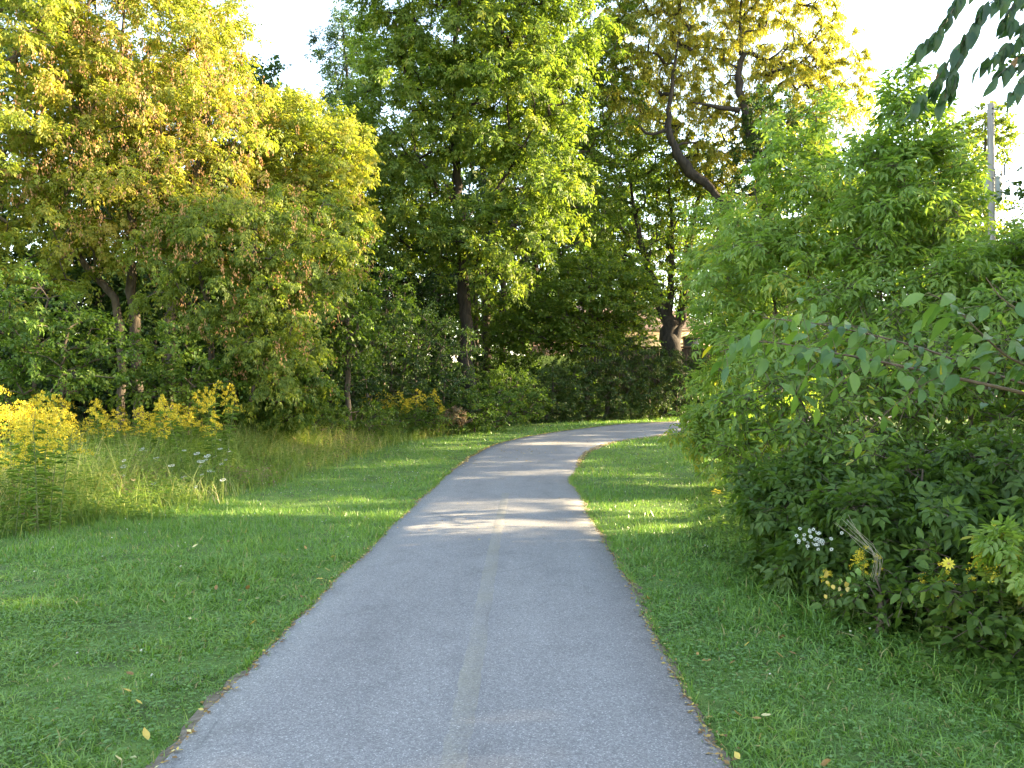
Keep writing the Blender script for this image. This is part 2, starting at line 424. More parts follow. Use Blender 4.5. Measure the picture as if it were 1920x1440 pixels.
def lawn_points(rng, dens, y0, y1, margin=0.0, over=0.6, edge=0.0):
    """random points on both lawns; dens per m2"""
    n = int(dens * (y1 - y0) * 18)
    y = rng.uniform(y0, y1, n); x = rng.uniform(-9, 9, n)
    vis = np.abs(x) < 0.72 * y + 0.9
    lft = (x < xl_at(y) - edge) & (x > meadow_at(y) - over)
    rgt = (x > xr_at(y) + edge) & (x < shrub_at(y) + over)
    k = vis & (lft | rgt)
    return np.c_[x[k], y[k], gz(x[k], y[k])]

def fbm2(x, y, seed=0):
    s = 0
    r = np.random.default_rng(seed)
    for o in range(5):
        a = r.uniform(0, 6.28, 4); f = 0.7 * 1.9 ** o
        s = s + (np.sin(f * x * 1.0 + a[0] + 1.7 * np.sin(f * .6 * y + a[1])) * np.sin(f * y + a[2] + 1.3 * np.sin(f * .7 * x + a[3]))) / (1.45 ** o)
    return s

acc = Acc()
rng = np.random.default_rng(11)
for (y0, y1, dens, hh, ww, kind) in [(2.2, 4.5, 4200, 0.064, 0.0056, 'blade'), (4.5, 7.5, 3000, 0.064, 0.0072, 'blade'), (7.5, 12, 1500, 0.066, 0.0105, 'tri'),
                                    (12, 20, 560, 0.062, 0.014, 'tri'), (20, 34, 220, 0.07, 0.026, 'tri')]:
    P = lawn_points(rng, dens, y0, y1, edge=-0.035)
    n = len(P)
    # mown lawn: uneven, longer near the shrubs on the right
    pat = fbm2(P[:, 0], P[:, 1], 3)
    fine = fbm2(P[:, 0] * 5, P[:, 1] * 5, 19)
    tall = 1.0 + 0.35 * pat + 0.4 * fine + 1.1 * sm((P[:, 0] - shrub_at(P[:, 1]) + 0.9) / 0.9) * (P[:, 0] > 0)
    dist_edge = np.minimum(np.abs(P[:, 0] - xl_at(P[:, 1])), np.abs(P[:, 0] - xr_at(P[:, 1])))
    tall *= 0.7 + 0.3 * sm(dist_edge / 0.25)
    thin = rng.uniform(size=n) < 0.6 + 0.4 * sm(dist_edge / 0.16)
    thin &= rng.uniform(size=n) < np.clip(0.95 + 0.12 * pat, 0.3, 1)
    P, tall, pat, fine = P[thin], tall[thin], pat[thin], fine[thin]
    n = len(P)
    L = hh * np.clip(tall, 0.4, 3) * rng.uniform(0.6, 1.4, n)
    az = rng.uniform(0, 6.283, n); lean = rng.uniform(0.2, 1.9, n)
    D = nrm(np.c_[np.cos(az) * lean, np.sin(az) * lean, np.ones(n)])
    Nn = nrm(np.c_[np.cos(az), np.sin(az), -lean * 0.5 + 0.3])
    Nn = nrm(Nn + 0.7 * rand_unit(rng, n))
    t = np.clip(0.45 + 0.17 * fbm2(P[:, 0] * .5, P[:, 1] * .5, 8) + 0.12 * fine + 0.2 * rng.normal(size=n) + 0.12 * (P[:, 1] > 9), 0, 0.9)
    t = np.where(rng.uniform(size=n) < 0.035, 1.0, t)
    P = P - np.array([0, 0, 0.006])
    if kind == 'tri':
        leaves(acc, P, D, Nn, L, ww * rng.uniform(.7, 1.4, n), t, 'tri', curl=0.2)
    else:
        w = ww * rng.uniform(.7, 1.4, n)
        S = nrm(np.cross(D, Nn)); N2 = np.cross(S, D)
        m = P + D * (L * .55)[:, None]; tip = m + nrm(D + N2 * 0.75 - np.array([0, 0, 0.25])) * (L * .6)[:, None]
        Vb = np.stack([P - S * w[:, None] * .5, P + S * w[:, None] * .5, m + S * w[:, None] * .4, m - S * w[:, None] * .4, tip], 1).reshape(-1, 3)
        i = np.arange(n)[:, None] * 5
        base = acc.nv
        acc.add(Vb, i + np.array([[0, 1, 2, 3]]), np.repeat(t, 5))
        acc.l.append((base + i + np.array([[3, 2, 4]])).ravel()); acc.s.append(np.full(n, 3, np.int64))
for E_, sg in ((Lc, -1), (Rc, 1)):
    ii = rng.integers(0, NP_, 45000); e_ = E_[ii]
    kk = (e_[:, 1] > 2.2) & (e_[:, 1] < 16) & (rng.uniform(size=len(ii)) < np.clip(.45 + .5 * fbm2(e_[:, 1] * 2.2, e_[:, 0] * 0 + sg, 33), .05, 1))
    e_, a_ = e_[kk], across[ii][kk]; n = len(e_)
    q_ = e_ + a_ * (sg * rng.uniform(-.005, .09, n))[:, None]
    az = rng.uniform(0, 6.28, n)
    D = nrm(np.c_[np.cos(az), np.sin(az), 0 * az] * rng.uniform(.3, 1.3, n)[:, None] + np.c_[-sg * a_ * .5, np.ones(n)])
    leaves(acc, np.c_[q_, gz(q_[:, 0], q_[:, 1]) + .0], D, rand_unit(rng, n), rng.uniform(.03, .085, n), .004 + .0007 * q_[:, 1], np.clip(rng.normal(.55, .25, n), 0, 1), 'tri', curl=.3)
lawn = acc.build('lawn_grass', M['grass'])
tag(lawn, 'short mown green grass on both sides of the path', 'grass', kind='stuff')

# clover: three rounded leaflets each
acc = Acc()
rng = np.random.default_rng(12)
P = np.concatenate([lawn_points(rng, 1000, 2.3, 5.5, edge=0.05), lawn_points(rng, 200, 5.5, 11, edge=0.08)])
pat = fbm2(P[:, 0] * 1.1 + 5, P[:, 1] * 1.1, 21)
keep = (pat + 0.6 * rng.normal(size=len(P)) + 0.5 * (P[:, 0] < -1) * (P[:, 1] < 6.5) > 0.55)
P = P[keep]; n = len(P)
P[:, 2] += rng.uniform(0.025, 0.06, n)
az = rng.uniform(0, 6.28, n); tl = rand_unit(rng, n) * 0.35
t0 = np.clip(0.5 + 0.25 * rng.normal(size=n), 0, 1)
for k in range(3):
    a = az + k * 2.094
    D = nrm(np.c_[np.cos(a), np.sin(a), -0.1 + 0 * a] + tl * 0.6)
    Nn = nrm(np.array([0, 0, 1.0]) + tl)
    leaves(acc, P, D, Nn, rng.uniform(.010, .016, n), rng.uniform(.011, .016, n), t0, 'oval', fold=-0.15, curl=0.1)
clover = acc.build('clover', M['clover'])
tag(clover, 'patches of small clover leaves in the mown lawn', 'clover', kind='stuff')
acc = Acc()
P = np.concatenate([lawn_points(rng, 1.2, 3, 9, edge=.3), lawn_points(rng, 4, 9, 24, edge=.3)]); n = len(P)
P[:, 2] += rng.uniform(.05, .085, n)
for k in range(6):
    D = nrm(rand_unit(rng, n) + np.array([0, 0, .5]))
    leaves(acc, P, D, rand_unit(rng, n), .010, .009, rng.uniform(0, 1, n), 'diamond')
cf = acc.build('clover_blossoms', M['white'])
tag(cf, 'tiny white clover blossoms dotted over the lawn', 'clover', kind='stuff')

# leaf litter along the edges of the asphalt and in the bend
acc = Acc()
rng = np.random.default_rng(13)
pts = []
for side, E, sgn in ((0, Lc, -1), (1, Rc, 1)):
    idx = rng.integers(0, NP_, 9000)
    q = E[idx] + across[idx] * (sgn * np.abs(rng.normal(0.0, 0.055, len(idx))) - sgn * 0.03)[:, None]
    kk = (q[:, 1] > 2) & (q[:, 1] < 38)
    pts.append(q[kk])
idx = rng.integers(int(NP_ * .44), int(NP_ * .85), 800)          # on the asphalt in the bend
u = rng.beta(0.9, 1.1, len(idx))
pts.append(Lc[idx] * (1 - u)[:, None] + Rc[idx] * u[:, None])
q = np.concatenate(pts)
q = q[np.abs(q[:, 0]) < 0.75 * q[:, 1] + 1]
n = len(q)
inpath = (q[:, 0] > xl_at(q[:, 1])) & (q[:, 0] < xr_at(q[:, 1]))
z = np.where(inpath, path_z(q[:, 0], q[:, 1]) + 0.004, gz(q[:, 0], q[:, 1]) + rng.uniform(0.005, 0.03, n))
P = np.c_[q, z]
az = rng.uniform(0, 6.28, n)
D = np.c_[np.cos(az), np.sin(az), 0.15 * rng.normal(size=n)]
Ls = np.where(q[:, 1] > 16, rng.uniform(.03, .065, n), rng.uniform(.012, .035, n))
leaves(acc, P, D, nrm(np.array([0, 0, 1.0]) + 0.35 * rand_unit(rng, n)), Ls, Ls * .6, np.clip(rng.normal(.35, .3, n) + 0.25 * (q[:, 1] > 16), 0, 1), 'diamond', fold=.35, curl=-.1)
lit = acc.build('leaf_litter', M['litter'])
tag(lit, 'dry fallen leaf scraps along the asphalt edges and over the bend', 'leaf litter', kind='stuff')

# ------------------------------------------------------------------ trees: skeleton and foliage
def ell_points(rng, lobes, n, rc, shell=0.55, space=0.75, stray=0.08):
    """clump centres spread through a union of ellipsoids, denser to the outside"""
    lob = np.array([l[:6] for l in lobes], float)
    w = np.array([(l[6] if len(l) > 6 else 1.0) * (l[3] * l[4] + l[3] * l[5] + l[4] * l[5]) for l in lobes]); w /= w.sum()
    out = np.zeros((0, 3)); oc = np.zeros((0, 3))
    tries = 0
    while len(out) < n and tries < 14:
        m = n * 2
        k = rng.choice(len(lob), m, p=w)
        r = (shell ** 3 + (1 - shell ** 3) * rng.uniform(size=m)) ** (1 / 3)
        r = np.where(rng.uniform(size=m) < stray, rng.uniform(1.0, 1.35, m), r)
        p = lob[k, :3] + rand_unit(rng, m) * r[:, None] * lob[k, 3:6]
        sp = rc * space * (0.85 ** tries)
        for a in range(m):
            if len(out) >= n: break
            if len(out) and np.min(np.sum((out - p[a]) ** 2, 1)) < sp * sp: continue
            out = np.vstack([out, p[a]]); oc = np.vstack([oc, lob[k[a], :3] - [0, 0, lob[k[a], 5] * .4]])
        tries += 1
    return out, nrm(out - oc)

def grow(acc, trunks, C, rng, tip_r=0.010, min_frac=0.25, up=0.25, ksides=5, wob=0.1):
    pos, par, giv = [], [], []
    chains = []
    for tr in trunks:
        tr = np.asarray(tr, float)
        seg = np.linalg.norm(np.diff(tr[:, :3], axis=0), axis=1)
        n = max(6, int(seg.sum() / 0.35))
        sp = spline(tr, n)
        sp[1:, :2] += 0.25 * sp[1:, 3:4] * rng.normal(size=(n - 1, 2))
        acc_r = sp[:, 3].copy()
        b = len(pos)
        for a in range(n):
            pos.append(sp[a, :3]); par.append(b + a - 1 if a else -1); giv.append(max(acc_r[a], 0.006))
        tube(acc, sp[:, :3], np.maximum(acc_r, 0.006) * (1 + 0.06 * rng.normal(size=n)), 9 if acc_r[0] > .08 else 6)
    nt = len(pos)
    POS = np.zeros((nt + len(C) * 14, 3)); POS[:nt] = pos
    z0 = min(p[2] for p in pos); z1 = max(p[2] for p in pos)
    ok = np.zeros(len(POS), bool); ok[:nt] = [(p[2] - z0) > min_frac * (z1 - z0) for p in pos]
    m = nt
    d0 = np.array([np.min(np.linalg.norm(POS[:nt][ok[:nt]] - c, axis=1)) for c in C])
    par = par + [0] * (len(POS) - nt)
    for ci in np.argsort(d0):
        c = C[ci]
        dv = POS[:m] - c
        d = np.linalg.norm(dv, axis=1)
        cost = d + 0.7 * np.maximum(0, dv[:, 2] + 0.25 * d) + np.where(ok[:m], 0, 1e6)
        j = int(np.argmin(cost))
        k = int(np.clip(d[j] / 0.45, 2, 13))
        p0 = POS[j]; mid = (p0 + c) / 2 + np.array([0, 0, up * d[j] * .5]) + rng.normal(size=3) * wob * d[j]
        u = np.linspace(0, 1, k + 1)[1:, None]
        q = (1 - u) ** 2 * p0 + 2 * u * (1 - u) * mid + u * u * c
        q[:-1] += rng.normal(size=(k - 1, 3)) * 0.03 * min(1.5, d[j])
        POS[m:m + k] = q
        par[m] = j
        for a in range(1, k): par[m + a] = m + a - 1
        ok[m:m + k] = True
        chains.append((j, m, k)); m += k
    cnt = np.zeros(m)
    for (j, s, k) in chains: cnt[s + k - 1] += 1
    for a in range(m - 1, -1, -1):
        if par[a] >= 0: cnt[par[a]] += cnt[a]
    rad = tip_r * np.maximum(cnt, 1) ** 0.48
    for (j, s, k) in chains:
        ids = [j] + list(range(s, s + k))
        r = rad[ids].copy(); r[0] = r[1]
        if j < nt: r = np.minimum(r, giv[j] * .75)
        r = r * np.r_[1.25, np.linspace(1.0, 0.8, k)]
        tube(acc, POS[ids], r, ksides if r[0] > .03 else 3)

def foliage(acc, rng, C, O, R, twigs, nodes, L, W, style='simple', droop=0.35, kind='diamond', up=0.2, hang=0.3, tint=None, flat=0.6, tacc=None, nleaf=5, tspread=0.17, spread=1.0):
    n = len(C)
    R = np.broadcast_to(np.asarray(R, float), (n,))
    if tint is None: tint = np.full(n, 0.5)
    tint = tint + 0.10 * rng.normal(size=n)
    Tn = n * twigs
    c = np.repeat(C, twigs, 0); o = np.repeat(O, twigs, 0); r = np.repeat(R, twigs); ti = np.repeat(tint, twigs) + 0.06 * rng.normal(size=Tn)
    d0 = nrm(o * 0.8 + spread * rand_unit(rng, Tn) * np.array([1, 1, flat]) + np.array([0, 0, up]))
    ln = r * rng.uniform(0.65, 1.35, Tn)
    st = c - d0 * (ln * 0.25)[:, None] + rand_unit(rng, Tn) * (r * 0.18)[:, None]
    if tacc is not None:
        u = np.linspace(0, 1, 3)
        for a in range(Tn):
            pp = st[a] + np.outer(u * ln[a], d0[a]); pp[:, 2] -= droop * ln[a] * u * u
            tube(tacc, pp, np.linspace(.0045, .002, 3), 3)
    s = (np.arange(nodes)[None, :] + rng.uniform(0.1, 0.9, (Tn, nodes))) / nodes
    s = s * 0.9 + 0.12
    p = st[:, None] + d0[:, None] * (ln[:, None] * s)[..., None]
    p[..., 2] -= droop * ln[:, None] * s * s
    tg = np.repeat(d0[:, None], nodes, 1).copy(); tg[..., 2] -= 2 * droop * s
    p = p.reshape(-1, 3); tg = nrm(tg.reshape(-1, 3)); m = len(p)
    ti = np.repeat(ti, nodes)
    side = nrm(np.cross(tg, rand_unit(rng, m)))
    rd = nrm(tg * 0.55 + side * 0.9 + np.array([0, 0, -hang]))
    upv = nrm(np.array([0, 0, 1.0]) + 0.75 * rand_unit(rng, m) + np.repeat(np.repeat(O, twigs, 0), nodes, 0) * 0.35)
    if style == 'simple':
        sc = rng.uniform(.65, 1.25, m)
        leaves(acc, p, rd, upv, L * sc, W * sc, np.clip(ti + tspread * rng.normal(size=m), 0, 0.99), kind, curl=0.18)
    elif style == 'pinnate':
        sd = nrm(np.cross(rd, upv)); up2 = np.cross(sd, rd)
        RL = L * (1.0 + 0.3 * nleaf / 2) * rng.uniform(.7, 1.2, m)
        pairs = (nleaf - 1) // 2
        tl = np.clip(ti + tspread * 0.7 * rng.normal(size=m), 0, 0.99)
        for q in range(pairs):
            f = 0.35 + 0.55 * q / max(1, pairs - 1) if pairs > 1 else 0.5
            b = p + rd * (RL * f * 0.8)[:, None] - np.array([0, 0, 1.0]) * (RL * .12 * f * f)[:, None]
            for sg in (-1, 1):
                dd = nrm(rd * 0.55 + sd * sg * 0.85 + np.array([0, 0, -hang * 1.1]) + 0.18 * rand_unit(rng, m))
                sc = rng.uniform(.75, 1.15, m)
                leaves(acc, b, dd, nrm(up2 + 0.25 * rand_unit(rng, m)), L * sc, W * sc, np.clip(tl + 0.08 * rng.normal(size=m), 0, .99), kind, curl=0.2)
        b = p + rd * (RL * .8)[:, None] - np.array([0, 0, 1.0]) * (RL * .12)[:, None]
        leaves(acc, b, nrm(rd + np.array([0, 0, -hang])), up2, L * 1.1, W * 1.05, tl, kind, curl=0.22)

def hanging_seeds(acc, rng, C, n_each, spreadr, strands=9, L=0.06, W=0.026):
    for c in C:
        m = n_each
        b = c + rng.normal(size=(m, 3)) * np.array([spreadr, spreadr, spreadr * .6])
        for k in range(strands):
            p = b + rng.normal(size=(m, 3)) * np.array([.03, .03, .06]) - np.array([0, 0, .02 * k])
            leaves(acc, p, nrm(np.array([0, 0, -1.0]) + .35 * rand_unit(rng, m)), rand_unit(rng, m), L * rng.uniform(.7, 1.3, m), W, np.clip(rng.normal(.5, .25, m), 0, 1), 'diamond')

TRIS = 0
def make_tree(name, label, cat, base, trunks, lobes, n, rc, twigs, nodes, L, W, mat, bark='bark', style='simple', seed=1, droop=0.35, hang=0.3,
              shell=0.5, kind='diamond', min_frac=0.25, tip_r=0.010, group=None, tint_fn=None, flat=0.6, up=0.2, nleaf=5, twig_mesh=False, space=0.75,
              seeds=None, spread=1.0, part='trunk', tbase=0.45, limb_up=0.25, tspread=0.17, stray=0.08):
    rng = np.random.default_rng(seed)
    base = np.array([base[0], base[1], gz(base[0], base[1])], float)
    root = thing(name, label, cat, base, group)
    C, O = ell_points(rng, lobes, n, rc, shell, space, stray)
    C[:, 2] = np.maximum(C[:, 2], gz(C[:, 0], C[:, 1]) + 0.12)
    ta = Acc()
    trunks = [np.array([[p[0], p[1], p[2], p[3]] for p in t], float) for t in trunks]
    grow(ta, trunks, C, rng, tip_r, min_frac, up=limb_up)
    ca = Acc()
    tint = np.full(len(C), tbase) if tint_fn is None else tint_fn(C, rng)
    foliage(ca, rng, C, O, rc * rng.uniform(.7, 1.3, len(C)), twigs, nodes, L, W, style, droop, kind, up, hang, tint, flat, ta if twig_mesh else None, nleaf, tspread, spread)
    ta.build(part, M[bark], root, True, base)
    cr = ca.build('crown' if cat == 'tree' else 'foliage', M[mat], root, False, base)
    cr['kind'] = 'stuff'
    if seeds:
        sa = Acc()
        box_, ns, ne = seeds
        k = np.ones(len(C), bool)
        w = np.exp(-np.sum(((C - np.array(box_[0])) / np.array(box_[1])) ** 2, 1))
        idx = rng.choice(len(C), min(ns, len(C)), replace=False, p=w / w.sum())
        hanging_seeds(sa, rng, C[idx] + O[idx] * rc * .8 + np.array([.15, -.2, 0]), ne, rc * .4)
        so = sa.build('seed_clusters', M['seed'], root, False, base)
        so['kind'] = 'stuff'; so['label'] = 'hanging bunches of tan and orange winged seeds'
    return root

def lobe(px, py, d, rpx, rpy, rd=None, w=1.0):
    c = U(px, py, d)
    rx = rpx / F * d; rz = rpy / F * d
    return (c[0], c[1], c[2], rx, rd if rd else rx, rz, w)

def tr(*pts):
    """trunk polyline from (px, py, d, radius)"""
    out = []
    for (px, py, d, r) in pts:
        p = U(px, py, d); out.append((p[0], p[1], p[2], r))
    return out

def root_tr(px, d, *pts, r=0.2):
    """as tr, but starting on the ground under photo column px at distance d"""
    x = (px - 960) / F * d
    z = float(gz(x, d)) - 0.1
    return [(x, d, z, r * 1.25), (x, d, z + .25, r)] + tr(*pts)

def base_of(px, d): return ((px - 960) / F * d, d)

# --- left: box elders
make_tree('box_elder_tree', 'tall box elder crown filling the far left edge behind the goldenrod', 'tree', base_of(-40, 17), [
    root_tr(-40, 17, (-30, 560, 17, .15), (-60, 350, 17, .12), (-40, 150, 17, .08), (-60, -60, 17, .03), r=.17)],
    [lobe(-60, 60, 17, 210, 210, 2.4), lobe(60, 330, 16.6, 150, 170, 1.8), lobe(-150, 350, 17, 180, 200, 2.2), lobe(0, 520, 16.5, 110, 110, 1.3), lobe(90, 170, 17.5, 110, 150, 1.7)],
    270, 0.62, 8, 5, .105, .048, 'elder', 'bark', 'pinnate', 21, nleaf=5, tbase=.66, hang=.4)
make_tree('box_elder_tree', 'large golden box elder hung with orange seed bunches, left of the sky gap', 'tree', base_of(270, 18.5), [
    root_tr(262, 18.5, (250, 570, 18.5, .12), (246, 470, 18.5, .10), (240, 330, 18.6, .085), (225, 180, 18.7, .06), (230, -40, 18.8, .02), r=.14),
    root_tr(310, 18.9, (318, 590, 18.9, .14), (330, 490, 18.9, .12), (360, 350, 19, .09), (385, 200, 19, .06), (380, -30, 19, .02), r=.16),
    root_tr(230, 18.3, (215, 560, 18.3, .09), (160, 500, 18.2, .07), (110, 400, 18, .05), r=.1)],
    [lobe(250, 40, 19, 170, 170, 2.2), lobe(385, 110, 19.2, 80, 140, 1.5), lobe(170, 240, 18.3, 130, 150, 1.8), lobe(330, 270, 18.5, 150, 150, 1.9), lobe(430, 270, 19, 75, 110, 1.2), lobe(260, 400, 18, 190, 85, 1.6), lobe(240, -120, 19, 190, 110, 2.0)],
    560, 0.6, 8, 5, .105, .045, 'elder', 'bark', 'pinnate', 22, nleaf=5, tbase=.72, hang=.42, seeds=((tuple(U(230, 290, 18)), (2.2, 3, 2.0)), 260, 7))
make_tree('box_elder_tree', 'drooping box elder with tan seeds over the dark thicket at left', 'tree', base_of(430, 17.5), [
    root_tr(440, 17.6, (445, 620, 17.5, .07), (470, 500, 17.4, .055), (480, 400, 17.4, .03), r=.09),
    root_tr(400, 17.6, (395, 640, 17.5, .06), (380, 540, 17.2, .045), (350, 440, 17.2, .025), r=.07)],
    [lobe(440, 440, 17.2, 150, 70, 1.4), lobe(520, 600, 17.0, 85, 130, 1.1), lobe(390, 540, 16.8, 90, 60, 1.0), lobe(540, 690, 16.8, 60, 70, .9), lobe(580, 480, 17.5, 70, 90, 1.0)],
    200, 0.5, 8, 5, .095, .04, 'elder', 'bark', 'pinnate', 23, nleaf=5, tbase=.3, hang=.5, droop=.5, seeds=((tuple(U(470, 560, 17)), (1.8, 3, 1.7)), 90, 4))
make_tree('box_elder_tree', 'smaller yellow-lit tree whose crown stands right of the sky gap', 'tree', base_of(570, 20.5), [
    root_tr(575, 20.5, (570, 560, 20.5, .10), (580, 400, 20.5, .075), (585, 290, 20.5, .04), (590, 210, 20.5, .015), r=.12)],
    [lobe(580, 290, 20.5, 85, 90, 1.3), lobe(520, 290, 20.8, 60, 110, 1.2), lobe(640, 290, 20.3, 48, 70, .8), lobe(600, 410, 20.3, 85, 85, 1.2)],
    220, 0.55, 8, 5, .105, .048, 'elder', 'bark', 'pinnate', 24, nleaf=5, tbase=.66, hang=.4)
make_tree('vine_clad_tree', 'small tree smothered in pale green vines beside the dark gap', 'tree', base_of(650, 21), [
    root_tr(655, 21, (650, 600, 21, .07), (640, 480, 21, .05), (640, 390, 21, .02), r=.09)],
    [lobe(645, 440, 20.7, 52, 60, .9), lobe(620, 560, 20.4, 60, 110, 1.0), lobe(670, 600, 21, 45, 90, .9)],
    150, 0.42, 8, 7, .10, .075, 'green', 'bark', 'simple', 25, hang=.7, droop=.5, tbase=.6)
# understory at left
make_tree('leafy_shrub', 'broad green sapling shrub at the left edge above the goldenrod', 'shrub', base_of(90, 14.5), [
    root_tr(60, 14.5, (70, 640, 14.5, .03), (90, 560, 14.4, .015), r=.04), root_tr(120, 14.5, (120, 640, 14.5, .03), (150, 590, 14.4, .015), r=.035), root_tr(0, 14.6, (-10, 620, 14.6, .03), r=.04)],
    [lobe(60, 590, 14.3, 80, 85, .9), lobe(140, 640, 14.3, 80, 60, .8), lobe(-20, 650, 14.4, 90, 80, .9), lobe(80, 700, 14.2, 130, 60, .8)],
    170, 0.36, 8, 8, .085, .05, 'green', 'bark', 'simple', 31, tbase=.55)
make_tree('leafy_shrub', 'bright green rounded shrub right behind the goldenrod bank, under the trunks', 'shrub', base_of(320, 16), [
    root_tr(310, 16, (315, 680, 16, .03), (320, 640, 16, .015), r=.04), root_tr(350, 16, (360, 690, 16, .02), r=.03)],
    [lobe(320, 660, 15.8, 70, 45, .7), lobe(360, 710, 15.8, 70, 40, .7), lobe(290, 715, 15.8, 60, 40, .7)],
    80, 0.34, 8, 8, .085, .055, 'green', 'bark', 'simple', 32, tbase=.75)
make_tree('leafy_shrub', 'arching shrub with tan seeds where the thicket meets the meadow grass', 'shrub', base_of(530, 18), [
    root_tr(530, 18, (530, 720, 18, .03), (540, 640, 17.8, .015), r=.04), root_tr(490, 18, (480, 720, 18, .03), (460, 670, 17.8, .015), r=.04)],
    [lobe(540, 740, 17.6, 70, 60, .8), lobe(450, 740, 17.4, 70, 50, .8), lobe(500, 690, 17.6, 80, 50, .9)],
    110, 0.36, 8, 5, .085, .036, 'green', 'bark', 'pinnate', 33, tbase=.5, hang=.5, seeds=((tuple(U(500, 720, 17.5)), (1.2, 2, .8)), 30, 3))
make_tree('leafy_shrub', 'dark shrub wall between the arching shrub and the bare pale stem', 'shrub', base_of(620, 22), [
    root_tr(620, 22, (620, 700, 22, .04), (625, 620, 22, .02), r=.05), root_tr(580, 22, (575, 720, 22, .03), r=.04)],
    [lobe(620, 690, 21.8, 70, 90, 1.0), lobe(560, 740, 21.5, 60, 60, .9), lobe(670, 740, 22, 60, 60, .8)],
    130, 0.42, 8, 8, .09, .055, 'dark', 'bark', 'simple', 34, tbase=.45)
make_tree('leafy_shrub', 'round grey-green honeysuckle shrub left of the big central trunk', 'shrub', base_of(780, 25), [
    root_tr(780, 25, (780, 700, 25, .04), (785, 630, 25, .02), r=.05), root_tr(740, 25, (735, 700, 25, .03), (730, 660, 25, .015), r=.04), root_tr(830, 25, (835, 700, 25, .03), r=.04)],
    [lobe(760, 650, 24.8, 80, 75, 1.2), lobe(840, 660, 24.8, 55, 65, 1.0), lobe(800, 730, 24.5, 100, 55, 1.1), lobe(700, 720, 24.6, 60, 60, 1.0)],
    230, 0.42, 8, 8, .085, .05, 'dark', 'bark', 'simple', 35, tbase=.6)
make_tree('leafy_shrub', 'leafy bush above the honeysuckle, in front of the dark central shade', 'shrub', base_of(720, 26.5), [
    root_tr(720, 26.5, (720, 640, 26.5, .04), (725, 560, 26.5, .02), r=.06)],
    [lobe(715, 550, 26.3, 55, 55, .9), lobe(690, 620, 26.3, 55, 60, .9), lobe(740, 610, 26.4, 50, 60, .9)],
    120, 0.42, 8, 8, .10, .07, 'green', 'bark', 'simple', 36, tbase=.45)
make_tree('leafy_shrub', 'low bramble bush at the lawn edge, near the reddish dried flowers', 'shrub', base_of(890, 24.6), [
    root_tr(890, 24.6, (890, 770, 24.6, .02), (895, 740, 24.6, .01), r=.03)],
    [lobe(880, 770, 24.2, 55, 32, .6), lobe(930, 765, 25.2, 50, 40, .7), lobe(830, 785, 24.0, 40, 22, .5)],
    110, 0.30, 8, 8, .075, .045, 'green', 'bark', 'simple', 37, tbase=.5)
make_tree('leafy_shrub', 'light-topped shrub between the bramble and the clipped hedge', 'shrub', base_of(955, 27.6), [
    root_tr(955, 27.6, (955, 750, 27.6, .03), (958, 710, 27.6, .015), r=.04)],
    [lobe(950, 725, 27.4, 42, 38, .8), lobe(985, 750, 27.8, 42, 38, .8), lobe(920, 740, 27.2, 36, 34, .7)],
    110, 0.34, 8, 8, .085, .05, 'green', 'bark', 'simple', 38, tbase=.65)
for k, (px, d, lb, wd) in enumerate([(570, 19.4, 'low dark weed clump below the arching shrub at the lawn edge', 60), (660, 21, 'low weed clump below the bare pale stem at the lawn edge', 60), (760, 23, 'low weed clump beneath the shaded goldenrod at the lawn edge', 60)]):
    make_tree('weed_clump', lb, 'weeds', base_of(px, d), [root_tr(px, d, (px, 790, d, .015), r=.02)],
        [lobe(px - 20, 788, d, wd, 24, .5), lobe(px + 35, 786, d + .3, wd * .8, 26, .6)], 60, 0.28, 7, 8, .07, .04, 'green', 'bark', 'simple', 39 + k, tbase=.55, part='stem')

# --- centre: the tall trees
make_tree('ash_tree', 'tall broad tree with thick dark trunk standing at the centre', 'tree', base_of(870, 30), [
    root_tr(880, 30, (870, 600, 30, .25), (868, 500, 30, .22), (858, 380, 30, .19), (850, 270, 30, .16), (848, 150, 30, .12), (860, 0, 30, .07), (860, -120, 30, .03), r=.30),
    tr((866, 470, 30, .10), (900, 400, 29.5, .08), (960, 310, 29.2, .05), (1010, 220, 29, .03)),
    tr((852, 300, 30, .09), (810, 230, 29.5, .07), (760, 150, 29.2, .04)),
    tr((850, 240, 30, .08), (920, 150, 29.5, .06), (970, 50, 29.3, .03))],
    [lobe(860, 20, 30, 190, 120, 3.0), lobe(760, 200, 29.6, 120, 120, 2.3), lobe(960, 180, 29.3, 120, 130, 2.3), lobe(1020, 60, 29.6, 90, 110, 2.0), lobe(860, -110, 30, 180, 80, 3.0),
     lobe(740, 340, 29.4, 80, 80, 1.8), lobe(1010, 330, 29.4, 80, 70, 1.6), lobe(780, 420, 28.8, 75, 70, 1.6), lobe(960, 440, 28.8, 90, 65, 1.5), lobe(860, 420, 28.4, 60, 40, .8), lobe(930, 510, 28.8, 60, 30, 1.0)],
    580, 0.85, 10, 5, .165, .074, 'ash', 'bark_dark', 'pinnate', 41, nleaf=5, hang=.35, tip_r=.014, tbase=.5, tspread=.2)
make_tree('sparse_tree', 'thin half-bare tree against the sky gap, left of the central tree', 'tree', base_of(660, 40), [
    root_tr(690, 40, (680, 450, 40, .2), (660, 300, 40, .14), (650, 150, 40, .08), (640, 40, 40, .03), r=.28),
    tr((665, 330, 40, .10), (610, 240, 40, .06), (560, 180, 40, .03), (525, 150, 40, .012)),
    tr((668, 360, 40, .08), (600, 290, 40, .05), (560, 230, 40, .015))],
    [lobe(650, 130, 40, 55, 75, 1.6), lobe(640, 50, 40, 40, 30, 1.0), lobe(660, 240, 40, 60, 60, 1.6), lobe(605, 190, 40, 30, 25, .8, .7)],
    95, 0.7, 6, 5, .16, .07, 'dark', 'bark_dark', 'pinnate', 42, tip_r=.018, tbase=.4)
